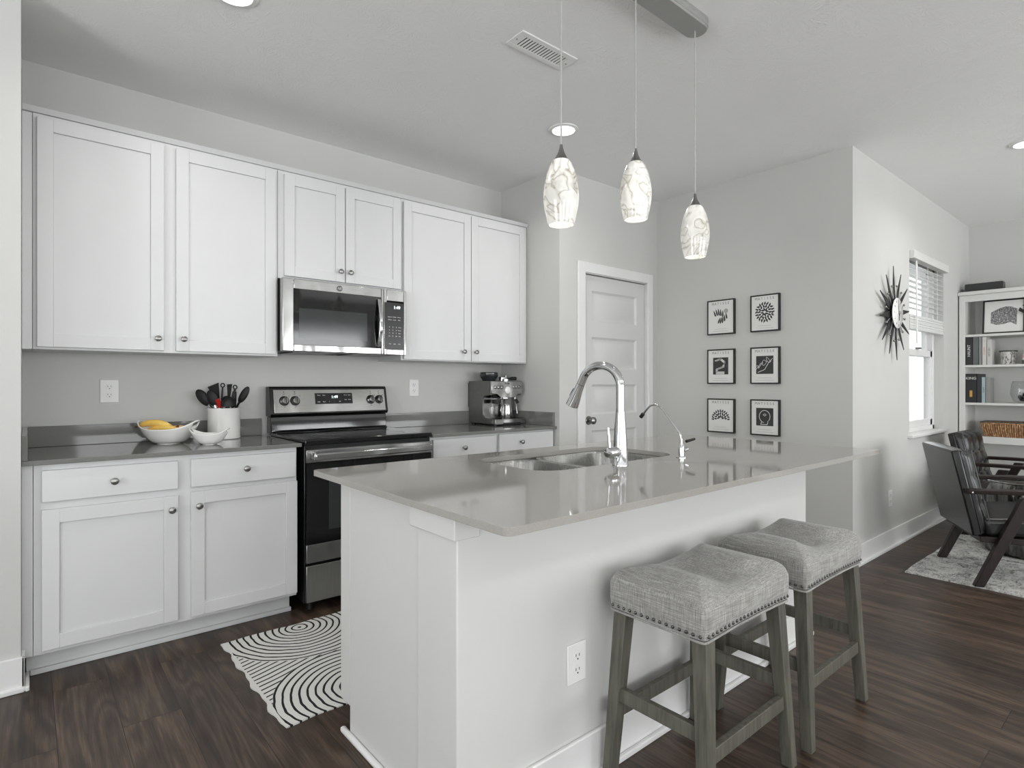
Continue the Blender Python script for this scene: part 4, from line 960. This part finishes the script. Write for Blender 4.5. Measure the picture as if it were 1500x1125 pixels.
# ================================================================== ARMCHAIRS
def armchair(label, loc, rz):
    ch = thing('armchair', label, 'armchair', loc, rz, 'black leather armchairs on the area rug')
    # local: sitter faces -y, rear feet at y = 0
    hw = .285
    bk = MB(); p0 = (.015, .285); p1 = (.125, .79); th = .105
    def bpt(s_, t_): return (p0[0]+(p1[0]-p0[0])*s_-t_*.975, p0[1]+(p1[1]-p0[1])*s_-t_*(-.22))
    sh_ = MB().loft([[(x, *bpt(s_, t_)) for s_, t_ in ((0, 0), (1, 0), (1, .045), (0, .045))] for x in (-hw, hw)]); obj('back_shell', sh_, 'leather', ch, .010, seg=3)
    # tufted back cushion: three columns and three rows of pillowed panels with piping
    cu = MB(); nx, nz = 24, 27; F_ = []; Bk_ = []
    for i in range(nx+1):
        fr_, br_ = [], []
        for j in range(nz+1):
            u, s_ = i/nx, j/nz; x = -hw+.006+(2*hw-.012)*u; pu = abs(sin(pi*u*3)); ps = abs(sin(pi*s_*3))
            t_ = .048+.072*min(1, (min(u, 1-u)*9+.35))*min(1, min(s_, 1-s_)*9+.35)*(.74+.26*(pu**.45)*(ps**.45))
            y, z = bpt(.02+.97*s_, t_); fr_.append(cu._v((x, y, z))); y, z = bpt(.02+.97*s_, .0455); br_.append(cu._v((x, y, z)))
        F_.append(fr_); Bk_.append(br_)
    for i in range(nx):
        for j in range(nz): cu.bm.faces.new([F_[i][j], F_[i+1][j], F_[i+1][j+1], F_[i][j+1]]); cu.bm.faces.new([Bk_[i][j], Bk_[i][j+1], Bk_[i+1][j+1], Bk_[i+1][j]])
    for i in range(nx): cu.bm.faces.new([F_[i][0], Bk_[i][0], Bk_[i+1][0], F_[i+1][0]]); cu.bm.faces.new([F_[i+1][nz], Bk_[i+1][nz], Bk_[i][nz], F_[i][nz]])
    for j in range(nz): cu.bm.faces.new([F_[0][j+1], Bk_[0][j+1], Bk_[0][j], F_[0][j]]); cu.bm.faces.new([F_[nx][j], Bk_[nx][j], Bk_[nx][j+1], F_[nx][j+1]])
    back = obj('back_cushion', cu, 'leather', ch, angle=60)
    for sx_ in (-1, 1): obj('piping', MB().tube([(sx_*(hw-.004), *bpt(s_, .098)) for s_ in (0.02, .3, .6, .97)], .0035, 8), 'leather_piping', back)
    for s_ in (1/3, 2/3):
        for u in (1/3, 2/3): y, z = bpt(s_, .105); obj('tuft_button', MB().ball((-hw+2*hw*u, y, z), .009, .006, .009, 10, 6), 'leather_piping', back)
    st = MB(); st.hexa([(-hw, -.56, .315), (hw, -.56, .315), (hw, -.05, .285), (-hw, -.05, .285)], [(-hw, -.56, .430), (hw, -.56, .430), (hw, -.03, .395), (-hw, -.03, .395)]); obj('seat_cushion', st, 'leather', ch, .028, seg=4)
    obj('seat_frame', MB().box(-hw, hw, -.54, -.02, .255, .290), 'wood_dark', ch, .004)
    for sx_ in (-1, 1):
        x = sx_*(hw+.024); a, b = x-.021, x+.021
        def slant(y0, z0, y1, z1, w0, w1): return MB().hexa([(a, y0-w0, z0), (b, y0-w0, z0), (b, y0+w0, z0), (a, y0+w0, z0)], [(a, y1-w1, z1), (b, y1-w1, z1), (b, y1+w1, z1), (a, y1+w1, z1)])
        obj('leg', slant(.0, .0, -.235, .535, .024, .032), 'wood_dark', ch, .003)
        obj('leg', slant(-.60, .0, -.50, .535, .022, .030), 'wood_dark', ch, .003)
        am = MB(); ys = [.06, .0, -.15, -.35, -.55, -.66]; zs = [.556, .560, .565, .568, .566, .560]
        L_ = [[(a-.006, y, z-.014), (b+.006, y, z-.014), (b+.010, y, z+.012), (a-.010, y, z+.012)] for y, z in zip(ys, zs)]; am.loft(L_); arm = obj('armrest', am, 'wood_dark', ch, .005)
        obj('bolt', MB().lathe([(.008, sx_*(hw+.0)), (.008, sx_*(hw+.052)), (0, sx_*(hw+.054))], 12, -.0+.035, .556, axis='x'), 'chrome', arm)
    return ch
ZR = .0098
armchair('black leather armchair nearest the camera, seen from behind on the area rug', (1.608, -2.672, ZR), 29.2)
armchair('black tufted leather armchair in the corner beside the bookcase', (3.06, -2.475, ZR), 0)
dm = thing('drum_table', 'fluted metal drum side table behind the nearer armchair', 'side table', (2.46, -2.90, ZR))
L_ = []
for z, s_ in ((0, .80), (.02, .86), (.10, .90), (.28, .88), (.42, .90), (.485, .86), (.50, .84)):
    L_.append([((.30*s_)*(1+.012*cos(k*pi/2.0))*cos(2*pi*k/96), (.30*s_)*(1+.012*cos(k*pi/2.0))*sin(2*pi*k/96), z) for k in range(96)])
obj('drum', MB().loft(L_), 'drum_metal', dm, angle=50); obj('table_top', MB().lathe([(.255, .5005), (.26, .506), (.255, .512)], 48), 'drum_metal', dm)

# ================================================================== BOOKCASE
SX, SY0, SY1, SD = 3.80, -2.212, -3.42, .40
bc = thing('bookcase', 'tall white open bookcase against the far wall', 'bookcase', (0, 0, 0))
XB = DX-.004
zs = [2.030, 1.660, 1.376, 1.018, .70]
obj('side_panel', B(SX, XB, SY0-.045, SY0, .0, 2.035), 'shelf_white', bc, .002); obj('side_panel', B(SX, XB, SY1, SY1+.045, .0, 2.035), 'shelf_white', bc, .002)
obj('back_panel', B(XB-.012, XB, SY1+.045, SY0-.045, .08, 2.035), 'shelf_white', bc)
obj('top', MB().box(SX-.02, XB, SY1-.012, SY0+.008, 2.0355, 2.070), 'shelf_white', bc, .005); obj('top_rail', B(SX, SX+.02, SY1+.045, SY0-.045, 1.975, 2.035), 'shelf_white', bc, .001)
for z, h in ((1.645, .022), (1.360, .022), (1.008, .022)): obj('shelf', B(SX+.005, XB-.012, SY1+.045, SY0-.045, z, z+h), 'shelf_white', bc, .0015)
obj('shelf', B(SX-.005, XB-.012, SY1+.045, SY0-.045, .655, .720), 'shelf_white', bc, .004); obj('shelf', B(SX+.005, XB-.012, SY1+.045, SY0-.045, .08, .11), 'shelf_white', bc, .002)
S1, S2, S3, S4 = 1.6672, 1.3822, 1.0302, .7202
def book(label, y, th, h, z, c, dep=.16, title=None, tc='paper', rough=.5, ts=None, deco=None):
    bookmat('book_'+label.replace(' ', '_')[:40], c, rough)
    t_ = thing('book', label, 'book', (SX+.015, y-th/2, z), 0)
    mt = 'book_'+label.replace(' ', '_')[:40]
    mb = MB(); mb.box(0, dep, -th/2, -th/2+.003, 0, h); mb.box(0, dep, th/2-.003, th/2, 0, h); mb.box(-.002, .003, -th/2, th/2, 0, h)
    obj('cover', mb, mt, t_, .0006); obj('pages', B(.0032, dep-.004, -th/2+.0032, th/2-.0032, .004, h-.004), 'paper', t_)
    if title:
        m = Matrix.Translation((-.0024, 0, h*.5)) @ Matrix.Rotation(R(-90), 4, 'Z') @ FRONT
        m = m @ Matrix.Rotation(R(90), 4, 'Z') if ts is None else m
        if ts: m = Matrix.Translation((0, 0, h*.34)) @ m
        obj('spine_lettering', MB().text(title, ts or th*.62, m, .0002), tc, t_)
    if deco: obj('spine_mark', MB().box(-.0034, -.002, -th*.12, th*.12, h*.2, h*.42), deco, t_)
    return t_
simple('gold', col(196, 150, 70), .5); simple('pink', col(206, 130, 120), .6)
y = SY0-.047
for lab, th, h, c, ti, dep in (('black book with white upright lettering at the left end, second shelf', .052, .268, col(38, 38, 40), 'HAUNT', .17), ('dark grey hardback second from the left, second shelf', .040, .262, col(98, 100, 100), None, .18),
        ('slim grey-green book third from the left, second shelf', .020, .262, col(128, 132, 130), None, .18), ('white book with pink spine lettering, second shelf', .030, .258, col(206, 202, 198), 'STORIES', .17), ('white book with grey lettering beside the candle jar', .034, .232, col(196, 195, 192), 'HISTORY', .16)):
    book(lab, y, th, h, S2, c, dep, ti, 'pink' if 'pink' in lab else ('ink' if 'grey lettering' in lab else 'paper')); y -= th+.004
jr = thing('candle_jar', 'speckled white jar candle with dark lid on the second shelf', 'candle', (SX+.10, -2.555, S2))
obj('jar', MB().lathe([(.048, 0), (.052, .005), (.058, .115), (.0, .115)], 32), 'speckled_jar', jr); obj('lid', MB().lathe([(.064, .1155), (.066, .118), (.066, .128), (.0, .13)], 32), 'dark_grey', jr)
yb = -2.66
for k, (lab, c, hgt, off) in enumerate((('dark book with white lettering at the bottom of the stack', col(58, 66, 62), .036, 0), ('cream book second from the bottom of the stack', col(200, 195, 186), .018, .006), ('pink and white book in the middle of the stack', col(200, 140, 138), .022, .004), ('white book fourth from the bottom of the stack', col(208, 206, 204), .014, .010), ('blue-grey book on top of the stack', col(96, 116, 136), .026, .03))):
    z = S2+sum((.036, .018, .022, .014, .026)[:k])+.0006*k
    bookmat('stack_%d' % k, c); t_ = thing('book', lab, 'book', (SX+.02, yb-off, z)); obj('cover', MB().box(0, .16, -.22, 0, 0, .002).box(0, .16, -.22, 0, hgt-.002, hgt).box(-.002, .001, -.22, 0, 0, hgt), 'stack_%d' % k, t_); obj('pages', B(.0012, .156, -.217, -.003, .0022, hgt-.0022), 'paper', t_)
    if k == 0: obj('spine_lettering', MB().text('THE', .026, Matrix.Translation((-.0024, -.07, hgt/2)) @ Matrix.Rotation(R(-90), 4, 'Z') @ FRONT, .0002), 'paper', t_)
y = SY0-.047
book('thick black novel with large white title at the left, third shelf', y, .082, .270, S3, col(30, 31, 34), .17, 'KING', 'paper', ts=.034, deco='gold'); y -= .086
book('slim black book second from the left, third shelf', y, .030, .268, S3, col(44, 45, 48), .18); y -= .034
book('pale blue book third from the left, third shelf', y, .026, .238, S3, col(160, 178, 180), .15, 'POEMS', 'ink'); y -= .030
book('grey paperback at the right end of the row, third shelf', y, .032, .232, S3, col(140, 140, 138), .15)
# glass bowl of dark stones
vb = thing('glass_bowl', 'clear glass bowl of dark stones on the third shelf', 'bowl', (SX+.13, -2.675, S3))
obj('glass', MB().lathe([(.05, .002), (.09, .02), (.112, .08), (.105, .16), (.095, .20)], 40, cap=(True, False)), 'clear_glass', vb, solid=.003)
for k in range(11):
    a = k*2.4; r_ = .02+.045*((k*37) % 10)/10; o = tag(obj('dark_stone', MB().ball((0, 0, 0), .026, .021, .018, 10, 7, Matrix.Rotation(k, 3, 'X')), 'stone_black'), 'dark polished stone in the glass bowl on the third shelf', 'stone', 'dark stones in the glass bowl')
    o.location = (SX+.13+r_*cos(a), -2.675+r_*sin(a), S3+.035+.02*(k % 3))
# basket
bs = thing('woven_basket', 'long woven seagrass basket on the bottom shelf', 'basket', (SX+.16, -2.67, S4))
mb = MB(); L_ = []
for z, s_ in ((0, .90), (.04, .95), (.10, 1.0), (.128, 1.02)): L_.append([(x*s_, y_*s_, z) for x, y_ in rrect(-.13, .13, -.30, .30, .04, 4)])
mb.loft(L_, cap=(True, False)); obj('weave', mb, 'wicker', bs, solid=.012)
br = MB()
for k in range(36):
    y_ = -.285+k*.0163; br.tube([(-.128-.004*(k % 2), y_*.93, .004), (-.140, y_*.99, .06), (-.142-.004*(k % 2), y_*1.02, .118)], .0075, 6)
obj('braids', br, 'wicker', bs); rm = [(x*1.03, y_*1.03, .130) for x, y_ in rrect(-.13, .13, -.30, .30, .04, 4)]; obj('rim', MB().tube(rm+[rm[0]], .006, 6, cap=False), 'dark_grey', bs)
# framed sketch on the top shelf
fs = thing('framed_sketch', 'black framed ink sketch leaning on the top shelf of the bookcase', 'picture', (SX+.07, -2.525, S1), -90)
w, h, f = .30, .315, .013
fr = MB(); fr.T = Matrix.Rotation(R(-7), 4, 'X')
for (p, q, r_, s_) in ((-w/2, -w/2+f, 0, h), (w/2-f, w/2, 0, h), (-w/2+f, w/2-f, 0, f), (-w/2+f, w/2-f, h-f, h)): fr.box(p, q, -.020, 0, r_, s_)
obj('frame', fr, 'black_frame', fs, .001); pb = MB(); pb.T = fr.T; pb.box(-w/2+f, w/2-f, -.012, -.002, f, h-f); pb = obj('mat_board', pb, 'paper', fs)
sk_ = MB(); sk_.T = Matrix.Rotation(R(-7), 4, 'X'); o_ = [(-.092, .10), (-.05, .08), (.0, .085), (.05, .10), (.092, .07), (.095, .22), (.06, .24), (.02, .25), (-.03, .235), (-.09, .20)]
sk_.loft([[(x, -.0121, z) for x, z in o_], [(x, -.0126, z) for x, z in o_]]); obj('sketch', sk_, 'sketch_print', pb)
# dark flowers in a vase at the right edge of the shelf
vs = thing('flower_vase', 'round dark vase of dried dark flowers on the top shelf', 'vase', (SX+.12, -2.755, S1))
obj('vase', MB().lathe([(.03, 0), (.045, .02), (.05, .05), (.035, .09), (.02, .10), (.022, .11)], 28), 'stone_black', vs)
fl = MB(); rr = random.Random(3)
for k in range(34):
    d_ = Vector((rr.uniform(-.5, .5), rr.uniform(-.8, .8), rr.uniform(.35, 1))).normalized(); p = Vector((0, 0, .105)); q = p+d_*rr.uniform(.12, .18); sd = d_.orthogonal().normalized()*.02
    if q.z > .29: q.z = .29
    fl.hexa([p-sd*.1, p+sd*.1, p+sd*.1+d_.cross(sd)*.1, p-sd*.1+d_.cross(sd)*.1], [q-sd, q+sd, q+sd+d_.cross(sd)*.3, q-sd+d_.cross(sd)*.3])
obj('dried_petals', fl, 'petal_dark', vs)
# boxes on top
sp = thing('speaker_box', 'dark grey rounded speaker standing on top of the bookcase', 'speaker', (SX+.10, -2.385, 2.0702), -90)
bx_ = MB(); lp = rrect(-.143, .143, 0, .080, .012, 4); bx_.loft([[(x, -.04, z) for x, z in lp], [(x, .04, z) for x, z in lp]]); obj('body', bx_, 'dark_grey', sp, .003)
obj('grille', B(-.136, .136, -.0415, -.0395, .007, .076), 'ink', sp)
tag(obj('door_wedge', MB().loft([[(x, 0, 0), (x, -.045, 0), (x, -.03, .028), (x, 0, .04)] for x in (0, .05)]), 'dark_grey'), 'small dark wedge at the left end of the bookcase top', 'wedge').location = (SX+.06, -2.218, 2.0702)
